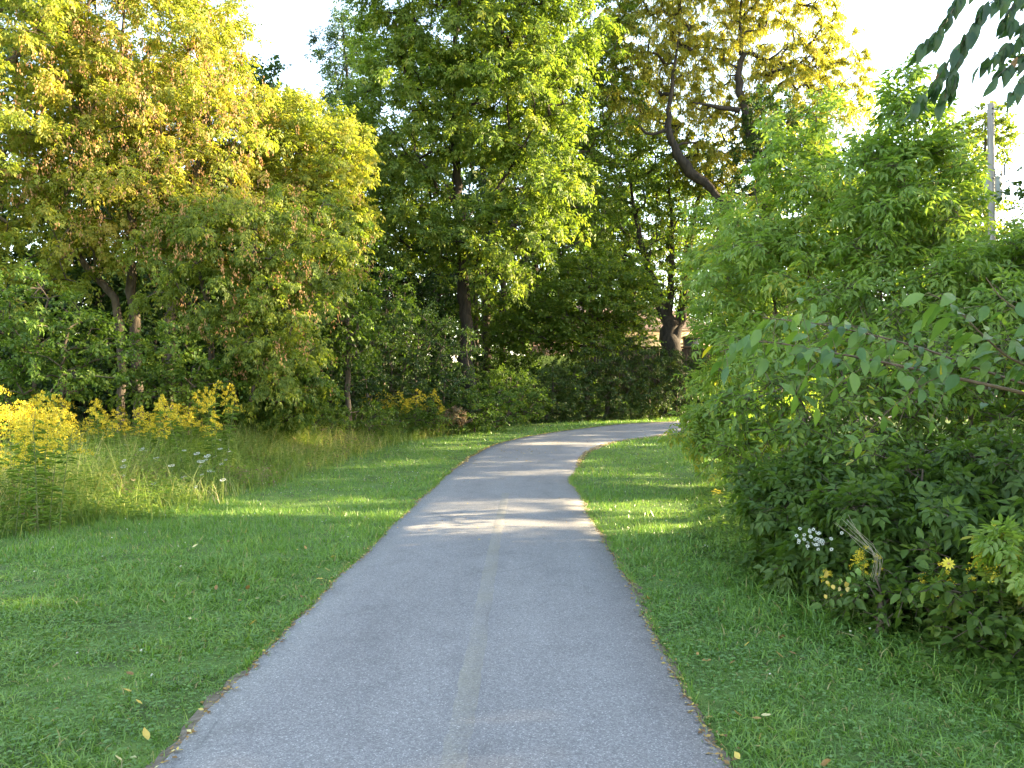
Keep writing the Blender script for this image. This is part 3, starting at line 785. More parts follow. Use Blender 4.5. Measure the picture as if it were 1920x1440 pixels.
make_tree('maple_tree', 'dense dark maple filling the shade left of the central trunk', 'tree', base_of(690, 34), [
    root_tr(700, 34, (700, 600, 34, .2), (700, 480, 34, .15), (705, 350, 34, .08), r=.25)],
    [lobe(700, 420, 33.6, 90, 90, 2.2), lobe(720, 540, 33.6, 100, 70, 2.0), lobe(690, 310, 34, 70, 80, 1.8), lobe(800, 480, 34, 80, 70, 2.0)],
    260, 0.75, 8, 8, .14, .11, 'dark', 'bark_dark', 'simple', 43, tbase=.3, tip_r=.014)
make_tree('maple_tree', 'multi-stemmed tree with sunlit limbs right of the central trunk', 'tree', base_of(930, 36), [
    root_tr(915, 36, (912, 600, 36, .17), (920, 480, 36, .15), (935, 360, 36, .13), (950, 270, 36, .10), (955, 120, 36, .05), r=.2),
    root_tr(945, 36.4, (940, 600, 36.4, .14), (950, 480, 36.4, .12), (985, 370, 36.4, .09), (1040, 290, 36.2, .05), r=.16),
    root_tr(890, 36.4, (893, 620, 36.4, .12), (885, 500, 36.4, .10), (830, 330, 36.4, .06), r=.14)],
    [lobe(960, 160, 36, 120, 130, 2.6), lobe(1090, 190, 36, 100, 150, 2.4), lobe(1040, 430, 35.6, 110, 60, 1.8), lobe(900, 540, 35.6, 90, 50, 1.5), lobe(1100, 330, 36, 80, 90, 1.8), lobe(1100, 40, 37, 90, 130, 2.4)],
    500, 0.8, 9, 8, .16, .11, 'maple', 'bark', 'simple', 44, tbase=.5, tip_r=.015, min_frac=.35)
make_tree('maple_tree', 'low spreading maple with sunlit top just above the hedge', 'tree', base_of(1130, 33), [
    root_tr(1140, 33, (1138, 640, 33, .13), (1125, 600, 33, .09), (1080, 560, 32.6, .04), r=.16),
    root_tr(1150, 33.2, (1152, 630, 33.2, .12), (1170, 590, 33, .08), (1190, 560, 33, .03), r=.14)],
    [lobe(1080, 570, 32.4, 100, 45, 1.7), lobe(1170, 560, 32.6, 60, 50, 1.4), lobe(1010, 600, 32.4, 70, 40, 1.4), lobe(1120, 520, 32.8, 80, 40, 1.5), lobe(960, 620, 32.6, 50, 40, 1.2), lobe(1085, 640, 32.2, 70, 26, 1.2), lobe(1190, 625, 32.4, 26, 30, .9)],
    430, 0.6, 9, 8, .13, .10, 'maple', 'bark', 'simple', 45, tbase=.5, min_frac=.3, flat=.35)
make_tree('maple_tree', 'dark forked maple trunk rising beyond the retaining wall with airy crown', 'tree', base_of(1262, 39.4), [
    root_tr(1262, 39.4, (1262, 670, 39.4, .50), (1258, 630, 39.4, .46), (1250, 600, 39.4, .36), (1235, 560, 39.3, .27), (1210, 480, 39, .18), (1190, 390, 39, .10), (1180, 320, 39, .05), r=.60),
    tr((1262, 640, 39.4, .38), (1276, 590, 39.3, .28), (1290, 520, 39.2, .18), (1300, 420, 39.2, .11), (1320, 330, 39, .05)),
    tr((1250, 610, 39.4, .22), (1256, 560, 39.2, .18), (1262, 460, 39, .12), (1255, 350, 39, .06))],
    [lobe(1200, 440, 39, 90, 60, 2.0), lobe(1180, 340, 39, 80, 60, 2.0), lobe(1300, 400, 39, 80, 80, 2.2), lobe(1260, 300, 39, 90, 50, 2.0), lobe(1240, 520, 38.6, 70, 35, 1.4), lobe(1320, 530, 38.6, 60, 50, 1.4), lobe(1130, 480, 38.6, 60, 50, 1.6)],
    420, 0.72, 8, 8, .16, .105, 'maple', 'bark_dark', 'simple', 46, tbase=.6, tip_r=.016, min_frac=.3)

# --- right: the willow and its neighbours
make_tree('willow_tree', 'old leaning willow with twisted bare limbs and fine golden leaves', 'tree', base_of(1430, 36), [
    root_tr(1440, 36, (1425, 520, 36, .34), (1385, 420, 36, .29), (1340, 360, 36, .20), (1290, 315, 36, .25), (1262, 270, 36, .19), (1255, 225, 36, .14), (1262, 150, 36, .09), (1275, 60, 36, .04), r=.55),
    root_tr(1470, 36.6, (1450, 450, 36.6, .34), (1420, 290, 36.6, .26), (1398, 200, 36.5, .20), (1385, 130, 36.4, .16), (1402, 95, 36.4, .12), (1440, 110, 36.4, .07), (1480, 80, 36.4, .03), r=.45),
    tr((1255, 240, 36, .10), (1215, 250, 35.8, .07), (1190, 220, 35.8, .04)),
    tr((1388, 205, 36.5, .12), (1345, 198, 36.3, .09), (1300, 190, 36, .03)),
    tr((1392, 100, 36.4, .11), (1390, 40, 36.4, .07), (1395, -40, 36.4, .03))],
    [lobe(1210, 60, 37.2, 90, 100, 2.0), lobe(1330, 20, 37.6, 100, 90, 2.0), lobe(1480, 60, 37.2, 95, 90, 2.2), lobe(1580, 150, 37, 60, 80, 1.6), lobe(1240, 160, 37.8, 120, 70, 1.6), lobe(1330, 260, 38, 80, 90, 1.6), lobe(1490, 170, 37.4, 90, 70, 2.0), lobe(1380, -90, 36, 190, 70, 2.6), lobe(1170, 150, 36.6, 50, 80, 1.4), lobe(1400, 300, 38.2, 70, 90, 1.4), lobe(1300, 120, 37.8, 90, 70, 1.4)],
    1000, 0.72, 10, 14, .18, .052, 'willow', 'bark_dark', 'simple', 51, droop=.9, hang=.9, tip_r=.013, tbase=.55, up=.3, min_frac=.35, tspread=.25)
make_tree('vine_clad_tree', 'dark leafy vine mass climbing the right willow stem', 'tree', base_of(1455, 35), [
    root_tr(1450, 35, (1450, 500, 35, .12), (1440, 330, 35, .08), (1435, 210, 35, .03), r=.16)],
    [lobe(1440, 220, 34.6, 55, 55, 1.2), lobe(1490, 240, 34.8, 50, 45, 1.1), lobe(1440, 330, 34.6, 80, 70, 1.5), lobe(1530, 300, 34.8, 60, 50, 1.2)],
    150, 0.6, 8, 8, .13, .10, 'dark', 'bark', 'simple', 52, tbase=.5)
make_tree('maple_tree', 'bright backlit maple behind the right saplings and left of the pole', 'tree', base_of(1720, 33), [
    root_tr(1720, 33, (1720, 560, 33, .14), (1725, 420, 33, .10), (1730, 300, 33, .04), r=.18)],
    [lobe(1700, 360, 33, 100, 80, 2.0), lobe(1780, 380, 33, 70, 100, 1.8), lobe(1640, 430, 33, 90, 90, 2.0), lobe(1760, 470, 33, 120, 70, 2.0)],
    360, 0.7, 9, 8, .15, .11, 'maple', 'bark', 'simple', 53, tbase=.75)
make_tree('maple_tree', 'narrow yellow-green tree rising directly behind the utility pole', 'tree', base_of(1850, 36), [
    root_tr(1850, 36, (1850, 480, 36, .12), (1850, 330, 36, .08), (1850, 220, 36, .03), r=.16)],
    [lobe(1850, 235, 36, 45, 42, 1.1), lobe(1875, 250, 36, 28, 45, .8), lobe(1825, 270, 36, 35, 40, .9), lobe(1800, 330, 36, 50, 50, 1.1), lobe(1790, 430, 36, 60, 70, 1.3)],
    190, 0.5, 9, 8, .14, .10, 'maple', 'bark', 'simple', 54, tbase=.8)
make_tree('maple_tree', 'sunlit low tree at the right frame edge, right of the pole', 'tree', base_of(1950, 30), [
    root_tr(1960, 30, (1955, 560, 30, .10), (1950, 440, 30, .05), r=.14)],
    [lobe(1930, 480, 30, 55, 60, 1.2), lobe(2000, 440, 30, 70, 90, 1.4), lobe(1900, 540, 30, 70, 60, 1.3)],
    170, 0.6, 8, 8, .14, .10, 'maple', 'bark', 'simple', 55, tbase=.7)

# --- woods further back: real trees, each with trunk and crown, copies of two prototypes
def copy_thing(src, label, loc, rz=0.0, s=1.0, group=None):
    r = src.copy(); COL.objects.link(r)
    r.location = loc; r.rotation_euler = (0, 0, rz); r.scale = (s, s, s)
    r['label'] = label
    if group: r['group'] = group
    for ch in src.children:
        c = ch.copy(); COL.objects.link(c); c.parent = r
    return r
def place(x, y): return (x, y, float(gz(x, y)))
def generic_tree(name, label, x, y, H, seed, mat, n=330, rc=.85, low=.10, group=None):
    b = (x, y); z = float(gz(x, y))
    R = H * .3
    return make_tree(name, label, 'tree', b, [[(x, y, z - .1, H * .02), (x, y, z + H * .3, H * .015), (x + .2, y, z + H * .6, H * .010), (x, y, z + H * .92, .02)]],
        [(x, y, z + H * .72, R, R, H * .26, 1), (x - R * .5, y, z + H * .45, R * .8, R * .8, H * .2, 1), (x + R * .5, y - .3, z + H * .48, R * .8, R * .8, H * .2, 1), (x, y, z + H * (low + .1), R * .9, R * .9, H * .13, 1)],
        n, rc, 9, 8, .19, .14, mat, 'bark_dark', 'simple', seed, tip_r=.014, min_frac=.12, group=group, tbase=.45)
wood = 'trees of the wood behind'
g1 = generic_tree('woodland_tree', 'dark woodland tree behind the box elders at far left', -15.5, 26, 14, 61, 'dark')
copy_thing(g1, 'dark woodland tree behind the large golden box elder', place(-10.5, 26.5), 1.3, .95)
copy_thing(g1, 'dark woodland tree seen under the small yellow-lit crown', place(-7.0, 30), 2.6, .62)
copy_thing(g1, 'dark woodland tree filling the thicket behind the honeysuckle', place(-3.6, 39), 4.0, .75)
copy_thing(g1, 'dark woodland tree between the central trunk and the multi-stemmed tree', place(-1.5, 46), 2.2, 1.35)
copy_thing(g1, 'dark woodland tree behind the gap between central tree and willow', place(5.2, 50), 5.2, 1.35)
copy_thing(g1, 'dark woodland tree behind the large box elder trunks', place(-12.5, 31), 3.3, 1.05)
copy_thing(g1, 'dark woodland tree at the outer left behind the edge crown', place(-21, 24), 0.7, 1.0)
g2 = generic_tree('woodland_tree', 'lighter woodland tree behind the multi-stemmed trunks', 1.5, 50, 17, 62, 'maple', n=300)
copy_thing(g2, 'lighter woodland tree far behind the forked maple', place(15.5, 68), 2.0, 1.1)
copy_thing(g2, 'lighter woodland tree far behind the low spreading maple', place(5, 72), 3.1, 1.0)
copy_thing(g2, 'lighter woodland tree far behind the central trunk', place(-6, 62), 4.1, 1.0)
copy_thing(g2, 'lighter woodland tree beyond the willow trunk', place(20, 52), 5.0, .72)
# the tree row at the right, outside the frame, that shades path and lawn
SHADE = [(19, 2, 14), (21, 8.5, 15.5), (22, 17.6, 16), (23, 22.5, 17.5), (25, 27, 17), (18, -5, 14), (22.8, 6.6, 16)]  # last tree added, out of view, to block sun on the near path
for k, (x, y, H) in enumerate(SHADE):
    copy_thing(g1 if k % 2 else g2, 'tall tree in the row beyond the right edge of the picture', place(x, y), k * 1.7, H / (14 if k % 2 else 17), 'trees beyond the right edge')

# ------------------------------------------------------------------ hedge
make_tree('clipped_hedge', 'dense cedar hedge along the outer edge of the bend', 'hedge', (5.2, 32.2), [
    [(x, y, float(gz(x, y)) - .1, .05), (x, y, 1.6, .04), (x, y, 2.6, .015)] for (x, y) in [(1.6, 30.2), (3.0, 30.8), (4.4, 31.6), (5.8, 32.5), (7.2, 33.6), (8.8, 34.8), (10.2, 35.6)]],
    [(1.3, 29.6, 1.3, 1.0, .8, .9), (2.6, 30.3, 1.6, 1.1, .9, 1.2), (3.9, 31.1, 1.7, 1.1, .9, 1.35), (5.2, 32.0, 1.8, 1.1, .9, 1.4), (6.5, 33.0, 1.8, 1.1, .9, 1.4), (7.8, 34.0, 1.8, 1.1, .9, 1.35), (9.3, 35.0, 1.8, 1.2, .9, 1.35), (10.8, 35.8, 1.8, 1.2, .9, 1.35)],
    760, 0.38, 8, 9, .12, .052, 'cedar', 'bark', 'simple', 71, stray=.2, shell=.75, tbase=.5, min_frac=.05, hang=.2, spread=.8)

# ------------------------------------------------------------------ undergrowth in the wood and beyond the path
def bush(name, label, x, y, H, Wd, seed, mat, n=120, group=None):
    z = float(gz(x, y))
    return make_tree(name, label, 'shrub', (x, y), [[(x + a, y, z - .1, .04), (x + a * 1.5, y, z + H * .4, .03), (x + a * 2, y, z + H * .75, .012)] for a in (-.25, .3)],
        [(x, y, z + H * .5, Wd * .5, Wd * .5, H * .45), (x - Wd * .3, y, z + H * .3, Wd * .35, Wd * .35, H * .3), (x + Wd * .3, y, z + H * .3, Wd * .35, Wd * .35, H * .3)],
        n, .5, 8, 8, .13, .09, mat, 'bark_dark', 'simple', seed, tbase=.4, min_frac=.1, group=group, part='stem')
ug = 'undergrowth shrubs in the dark wood'
UG = {(-10.6, 19.6): 'low dark shrub at the foot of the left box elder trunk', (-8.4, 19.8): 'low dark shrub at the foot of the right box elder trunk', (-12.8, 19.2): 'low dark shrub behind the broad green sapling at far left',
      (-6.9, 21.2): 'low dark shrub behind the drooping box elder', (-.5, 34.5): 'small dark shrub just right of the big central trunk', (-3.4, 33.5): 'dark shrub just left of the big central trunk'}
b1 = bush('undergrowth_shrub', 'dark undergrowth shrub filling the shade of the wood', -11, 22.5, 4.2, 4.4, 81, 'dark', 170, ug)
for k, (x, y, sc) in enumerate([(-14.5, 22, 1.0), (-18, 21, 1.1), (-7.8, 23.5, .9), (-5.2, 27.5, .95), (-8.5, 28, 1.3), (-12.5, 28, 1.4), (-17, 27, 1.5), (-3.4, 33.5, 1.0), (-.5, 34.5, .75), (-5.5, 34, 1.3), (-22, 25, 1.6), (-9.5, 24.5, 1.5), (-12.2, 24.3, 1.6), (-14.8, 24.5, 1.5), (-10.5, 33, 2.0), (-10.6, 19.6, .62), (-8.4, 19.8, .66), (-12.8, 19.2, .7), (-6.9, 21.2, .7)]):
    o = copy_thing(b1, b1['label'], place(x, y), k * 1.1, sc, ug)
    if (x, y) in UG: o['label'] = UG[(x, y)]
b2 = bush('garden_shrub', 'green garden shrub beyond the path on the right, behind the saplings', 14, 37.5, 3.6, 4.6, 82, 'green', 150, 'shrubs beyond the bend')
for k, (x, y, sc) in enumerate([(18, 38, 1.2), (22, 39, 1.2), (26.5, 38, 1.3), (12, 41.2, .7), (17, 45, .9), (24, 45, 1.2), (-1, 44, 1.1), (31, 36, 1.4), (.6, 37.5, .9), (3.6, 38.2, .75)]):
    copy_thing(b2, b2['label'], place(x, y), k * 1.3, sc, 'shrubs beyond the bend')

for k, (x, y, sc) in enumerate([(15.5, -1, 1.9), (16, 3.5, 2.0), (16.5, 7.8, 2.0), (13.5, 5.5, 1.6)]):  # unseen shrubs added to keep low sun off the near path
    copy_thing(b2, 'tall unseen shrub added to shade the path, beyond the right edge of the picture', place(x, y), k * 1.3, sc, 'added shade shrubs beyond the right edge')
# bare pale stem leaning in the thicket
acc = Acc()
tube(acc, [U(690, 745, 23.6), U(680, 700, 23.6), U(668, 655, 23.6), U(655, 628, 23.7)], [.05, .045, .04, .02], 7)
tube(acc, [U(672, 668, 23.6), U(655, 640, 23.5), U(640, 632, 23.5)], [.02, .012, .006], 5)
tag(acc.build('bare_stem', M['bark_light'], smooth=True), 'bare pale leaning stem in the dark thicket, left of the honeysuckle', 'branch')

# ------------------------------------------------------------------ house, fence, utility pole
def brick_mat(name, c1, c2, mortar, sx, sy):
    m, nt, out = new_mat(name)
    tc = nt.nodes.new('ShaderNodeTexCoord'); mp = nt.nodes.new('ShaderNodeMapping'); mp.inputs['Rotation'].default_value = (math.radians(90), 0, 0)
    nt.links.new(tc.outputs['Object'], mp.inputs['Vector'])
    br = nt.nodes.new('ShaderNodeTexBrick'); br.inputs['Color1'].default_value = (*c1, 1); br.inputs['Color2'].default_value = (*c2, 1); br.inputs['Mortar'].default_value = (*mortar, 1)
    br.inputs['Scale'].default_value = 1.0; br.inputs['Brick Width'].default_value = sx; br.inputs['Row Height'].default_value = sy; br.inputs['Mortar Size'].default_value = .015
    nt.links.new(mp.outputs[0], br.inputs['Vector'])
    p = nt.nodes.new('ShaderNodeBsdfPrincipled'); p.inputs['Roughness'].default_value = .9
    nt.links.new(br.outputs['Color'], p.inputs['Base Color']); nt.links.new(p.outputs[0], out.inputs['Surface'])
    return m
M['stone'] = brick_mat('cream_stone', (.50, .40, .28), (.42, .33, .22), (.30, .25, .18), .45, .2)
M['shingle'] = noise_mat('brown_shingle', [(.3, (.16, .10, .075)), (.7, (.28, .19, .14))], 6, .9, .4)
M['trim'] = noise_mat('brown_trim', [(.3, (.20, .13, .09)), (.7, (.25, .17, .12))], 6, .7, 0)
M['timber'] = noise_mat('weathered_timber', [(.3, (.05, .035, .025)), (.7, (.12, .085, .06))], 5, .9, .4, (1, 1, .3))
M['pole'] = noise_mat('weathered_pole', [(.3, (.20, .18, .165)), (.7, (.36, .335, .31))], 10, .85, .5, (1, 1, .08))
M['metal'] = noise_mat('grey_paint', [(.3, (.30, .34, .36)), (.7, (.38, .42, .44))], 3, .45, 0)
M['dark_metal'] = noise_mat('dark_metal', [(.3, (.03, .03, .035)), (.7, (.06, .06, .065))], 8, .5, 0)
M['glass'] = noise_mat('window_glass', [(.3, (.04, .05, .06)), (.7, (.06, .07, .08))], 1, .1, 0, spec=.6)

hx, hy, hz_ = 8.0, 60.0, 3.55
house = thing('house', 'cream stone bungalow with brown roof seen through the trees', 'house', (hx, hy, hz_))
acc = Acc(); box(acc, (0, 0, 1.25), (13, 8, 2.7)); acc.build('wall', M['stone'], house)
acc = Acc()
e = .6
v = [(-6.5 - e, -4 - e, 2.6), (6.5 + e, -4 - e, 2.6), (6.5 + e, 4 + e, 2.6), (-6.5 - e, 4 + e, 2.6), (-3.2, 0, 4.9), (3.2, 0, 4.9)]
acc.add(v, [[0, 1, 5, 4], [2, 3, 4, 5]]); acc.add(v, [[1, 2, 5], [3, 0, 4]])
roof = acc.build('roof', M['shingle'], house)
acc = Acc(); box(acc, (0, -4.62, 2.52), (14.3, .05, .26)); acc.build('fascia', M['trim'], house)
acc = Acc(); box(acc, (1.5, .6, 4.9), (.9, .7, 1.6)); acc.build('chimney', M['stone'], roof)
for wx in (-3.8, 0.2, 5.2):
    acc = Acc()
    for (cx, cz, sx, sz) in ((0, .62, 1.5, .08), (0, -.62, 1.5, .08), (-.71, 0, .08, 1.16), (.71, 0, .08, 1.16), (0, 0, .06, 1.16)):
        box(acc, (wx + cx, -4.03, 1.4 + cz), (sx, .08, sz))
    w = acc.build('window', M['trim'], house)
    acc = Acc(); box(acc, (wx, -4.005, 1.4), (1.4, .03, 1.2)); acc.build('pane', M['glass'], w)

fence = thing('timber_fence', 'dark timber fence at the top of the bank beyond the hedge', 'fence', (8.6, 40.2, 1.5))
acc = Acc(); rng = np.random.default_rng(90)
for k in range(64):
    box(acc, (-4.6 + k * .165, 0, 1.2 + .01 * rng.normal()), (.15, .03, 2.4))
fb = acc.build('boards', M['timber'], fence); fb['kind'] = 'stuff'
acc = Acc(); box(acc, (.6, -.04, 2.45), (10.6, .12, .09)); acc.build('top_rail', M['timber'], fence)
for k in range(6):
    acc = Acc(); box(acc, (-4.6 + k * 2.08, -.09, 1.15), (.12, .12, 2.7)); acc.build('post', M['timber'], fence)

shed = thing('garden_shed', 'small pinkish sunlit garden shed glimpsed left of the low maple', 'shed', (2.1, 46, 1.0))
acc = Acc(); box(acc, (0, 0, 1.5), (2.6, 2.2, 3.0))
acc.build('wall', noise_mat('pink_board', [(.3, (.5, .38, .32)), (.7, (.58, .45, .38))], 4, .8, .2), shed)
acc = Acc(); v = [(-1.5, -1.3, 2.9), (1.5, -1.3, 2.9), (1.5, 1.3, 2.9), (-1.5, 1.3, 2.9), (-1.5, 0, 3.7), (1.5, 0, 3.7)]
acc.add(v, [[0, 1, 5, 4], [2, 3, 4, 5]]); acc.add(v, [[1, 2, 5], [3, 0, 4]]); acc.build('roof', M['shingle'], shed)
acc = Acc(); box(acc, (.4, -1.12, 1.0), (.85, .05, 1.95)); acc.build('door', M['trim'], shed)

pt = U(1861, 192, 28)
px_, py_, pz_ = pt[0], 28.0, float(gz(pt[0], 28))
pole = thing('utility_pole', 'weathered wooden utility pole carrying a grey transformer at right', 'utility pole', (px_, py_, pz_))
H = pt[2] - pz_
acc = Acc(); tube(acc, [(0, 0, -.3), (0, 0, H * .5), (0, 0, H - .02), (0, 0, H)], [.135, .122, .11, .09], 16); 
acc.build('shaft', M['pole'], pole, True)
acc = Acc(); tube(acc, [(0, 0, H - .004), (0, 0, H + .002)], [.09, .001], 16); acc.build('top_cap', M['pole'], pole)
zt = U(1861, 350, 28)[2] - pz_
ca, sa = .30, .34
acc = Acc(); tube(acc, [(ca, sa, zt - .42), (ca, sa, zt - .40), (ca, sa, zt + .36), (ca, sa, zt + .38)], [.27, .29, .29, .27], 24)
tank = acc.build('transformer_tank', M['metal'], pole, True)
acc = Acc(); tube(acc, [(ca, sa, zt + .36), (ca, sa, zt + .42), (ca, sa, zt + .46)], [.305, .305, .05], 24); acc.build('lid', M['metal'], tank)
acc = Acc(); tube(acc, [(ca, sa, zt - .42), (ca, sa, zt - .43)], [.27, .01], 24); acc.build('tank_bottom', M['metal'], tank)
for bx in (-.02, .22):
    acc = Acc(); hh = .34
    tube(acc, [(ca + bx, sa - .1, zt + .42 + q * hh / 8) for q in range(9)], [.028, .045, .028, .045, .028, .04, .025, .035, .012], 10)
    acc.build('bushing', M['dark_metal'], tank)
acc = Acc(); tube(acc, [(.08, 0, zt + .45), (.42, 0, zt + .45), (.50, 0, zt + .46)], [.014, .014, .014], 6); tube(acc, [(.50, 0, zt + .44), (.50, 0, zt + .62), (.50, 0, zt + .85)], [.03, .035, .025], 8)
acc.build('cutout_arm', M['dark_metal'], pole)
acc = Acc(); tube(acc, [(-.02, sa - .1, zt + .76), (-.25, .2, zt + .85), (-.38, .1, zt + 1.15)], [.012] * 3, 5); acc.build('lead_wire', M['dark_metal'], tank)
for zz in (H - .22, H - .42, zt + .3, zt - .22):
    acc = Acc(); tube(acc, [(0, -.10, zz), (0, -.155, zz), (0, -.16, zz)], [.03, .03, .001], 8); acc.build('bolt', M['dark_metal'], pole)

# ------------------------------------------------------------------ right: saplings, from far to near
def sapling(label, px, d, stems, lobes, n, rc, seed, L=.105, W=.045, mat='sap', twigs=7, nodes=5, tbase=.5, hang=.28, cat='tree', name='box_elder_sapling', nleaf=5, style='pinnate', kind='oval', droop=.4, tspread=.17):
    return make_tree(name, label, cat, base_of(px, d), [root_tr(s[0], d, *[(a, b, d + .0, r) for (a, b, r) in s[1:]], r=.03) for s in stems],
        lobes, n, rc, twigs, nodes, L, W, mat, 'bark', style, seed, nleaf=nleaf, tbase=tbase, hang=hang, kind=kind, twig_mesh=True, tip_r=.0028, min_frac=.15, shell=.25, up=.45, droop=droop, part='stems', tspread=tspread, spread=1.3, flat=.8, space=.6, stray=.18)
sapling('leafy sapling fringe at the far left of the right-hand thicket', 1360, 14, [(1370, (1365, 700, .02), (1350, 560, .012), (1345, 400, .005)), (1400, (1400, 640, .02), (1400, 500, .01))],
    [lobe(1340, 560, 14, 40, 90, .6), lobe(1365, 430, 14, 42, 60, .6), lobe(1350, 690, 14, 42, 60, .6), lobe(1420, 560, 14, 70, 110, .8)], 65, .46, 101, tbase=.6, kind='diamond', L=.11, W=.042)
sapling('low bright spray of leaves touching the path bend on the right', 1350, 13, [(1370, (1360, 800, .012), (1340, 770, .006)), (1420, (1420, 790, .012), (1430, 760, .006))],
    [lobe(1335, 775, 13, 45, 28, .5), lobe(1390, 790, 13, 70, 45, .6), lobe(1330, 815, 12.6, 40, 22, .4), lobe(1440, 760, 13, 70, 60, .7), lobe(1400, 840, 12.4, 60, 40, .5)], 90, .34, 102, L=.095, W=.04, tbase=.75, kind='diamond')
sapling('tall pale green sapling in front of the willow', 1500, 10.5, [(1500, (1510, 650, .025), (1520, 450, .018), (1530, 280, .01), (1535, 185, .004)), (1470, (1460, 640, .02), (1440, 480, .012), (1415, 350, .005)), (1560, (1570, 600, .018), (1580, 420, .01), (1600, 300, .004))],
    [lobe(1532, 240, 10.5, 26, 65, .25, 4), lobe(1470, 300, 10.5, 30, 60, .3, 3), lobe(1510, 370, 10.5, 75, 70, .7), lobe(1415, 430, 10.4, 55, 65, .6), lobe(1595, 370, 10.6, 40, 80, .4), lobe(1500, 530, 10.3, 140, 90, 1.0), lobe(1440, 650, 10.2, 110, 70, .8)], 125, .40, 103, tbase=.66, kind='diamond', L=.105, W=.040)
sapling('upright sapling with drooping leaves silhouetted against the white sky', 1700, 9, [(1700, (1705, 600, .022), (1700, 420, .016), (1695, 280, .009), (1700, 155, .003)), (1740, (1745, 560, .018), (1755, 400, .01), (1780, 235, .003)), (1660, (1655, 580, .016), (1640, 420, .01), (1620, 300, .003))],
    [lobe(1697, 215, 9, 30, 60, .25, 4), lobe(1770, 270, 9, 28, 60, .25, 3), lobe(1630, 310, 9, 26, 60, .25, 3), lobe(1690, 340, 9, 60, 70, .5), lobe(1755, 400, 9, 60, 70, .5), lobe(1635, 420, 9, 60, 90, .5), lobe(1700, 560, 8.8, 160, 80, .9)], 115, .34, 104, tbase=.5, kind='diamond', L=.10, W=.037)
sapling('sapling clump at the right edge in front of the pole', 1860, 8.4, [(1880, (1880, 640, .02), (1890, 540, .012), (1910, 440, .004)), (1950, (1950, 600, .02), (1950, 480, .01))],
    [lobe(1915, 500, 8.4, 35, 60, .35), lobe(1960, 520, 8.4, 60, 80, .5), lobe(1840, 590, 8.2, 100, 55, .6), lobe(1960, 660, 8.2, 110, 100, .8)], 85, .38, 105, tbase=.5, kind='diamond', L=.10, W=.037)
sapling('wide leafy thicket in the middle of the right-hand growth', 1620, 7.4, [(1600, (1600, 760, .02), (1570, 680, .01)), (1700, (1700, 780, .02), (1720, 690, .01)), (1820, (1820, 760, .02), (1840, 680, .01)), (1520, (1510, 800, .016), (1480, 720, .008))],
    [lobe(1520, 720, 7.4, 130, 80, .8), lobe(1680, 700, 7.4, 150, 100, .9), lobe(1850, 720, 7.4, 150, 110, .9), lobe(1460, 840, 7.6, 90, 70, .6), lobe(1600, 860, 7.0, 140, 90, .8), lobe(1780, 860, 7.0, 150, 110, .8)], 190, .34, 106, mat='sap', tbase=.38, tspread=.25, style='simple', nodes=9, twigs=8, L=.085, W=.038, hang=.4)
sapling('dark shaded undergrowth below the big-leaved branch on the right', 1700, 5.8, [(1600, (1600, 980, .012), (1590, 900, .006)), (1720, (1720, 980, .012), (1730, 880, .006)), (1850, (1850, 980, .012), (1860, 880, .006)), (1960, (1960, 960, .012), (1960, 860, .006))],
    [lobe(1600, 990, 6.0, 110, 80, .6), lobe(1740, 980, 5.8, 120, 100, .7), lobe(1880, 960, 5.6, 110, 120, .7), lobe(1480, 930, 6.6, 70, 60, .5), lobe(1520, 1040, 6.4, 70, 45, .5)], 170, .23, 107, L=.085, W=.042, mat='green', tbase=.25, cat='shrub', name='undergrowth_shrub', droop=.3, kind='diamond')
sapling('broad-leaved weeds at the foot of the thicket, lower right corner', 1800, 5.0, [(1760, (1760, 1130, .008), (1750, 1070, .004)), (1880, (1880, 1120, .008), (1890, 1050, .004)), (1650, (1650, 1110, .008), (1640, 1080, .004))],
    [lobe(1700, 1110, 5.2, 100, 50, .45), lobe(1840, 1110, 4.9, 110, 70, .45), lobe(1930, 1080, 4.8, 70, 90, .45), lobe(1590, 1100, 5.6, 60, 35, .35), lobe(1860, 1190, 4.7, 90, 40, .35)], 130, .19, 108, L=.075, W=.045, mat='green', tbase=.45, cat='shrub', name='undergrowth_shrub', style='simple', nodes=7)
sapling('light green leafy stem poking in at the right edge, low down', 1900, 4.4, [(1960, (1950, 1080, .008), (1920, 1060, .005), (1880, 1060, .003))],
    [lobe(1900, 1050, 4.4, 35, 30, .15), lobe(1960, 1060, 4.4, 50, 60, .25)], 16, .14, 109, L=.06, W=.025, mat='sap', tbase=.75, cat='shrub', name='leafy_shrub', nleaf=7)

# ground cover under the thicket
acc = Acc(); rng = np.random.default_rng(110)
n = 9000
y = rng.uniform(3.4, 12, n); x = shrub_at(y) + rng.uniform(-.75, 1.6, n) + .25 * fbm2(y * 1.3, y * 0 + 2, 4)
P = np.c_[x, y, gz(x, y) + rng.uniform(.03, .20, n) * sm((x - shrub_at(y) + .8) / .8)]
az = rng.uniform(0, 6.28, n)
leaves(acc, P, np.c_[np.cos(az), np.sin(az), rng.uniform(-.3, .3, n)], nrm(np.array([0, 0, 1.0]) + .5 * rand_unit(rng, n)), rng.uniform(.035, .07, n), rng.uniform(.028, .052, n), np.clip(rng.normal(.45, .2, n), 0, 1), 'oval', fold=.2)
tag(acc.build('ground_cover', M['green']), 'low leafy ground cover creeping out from the right-hand thicket', 'ground cover', kind='stuff')

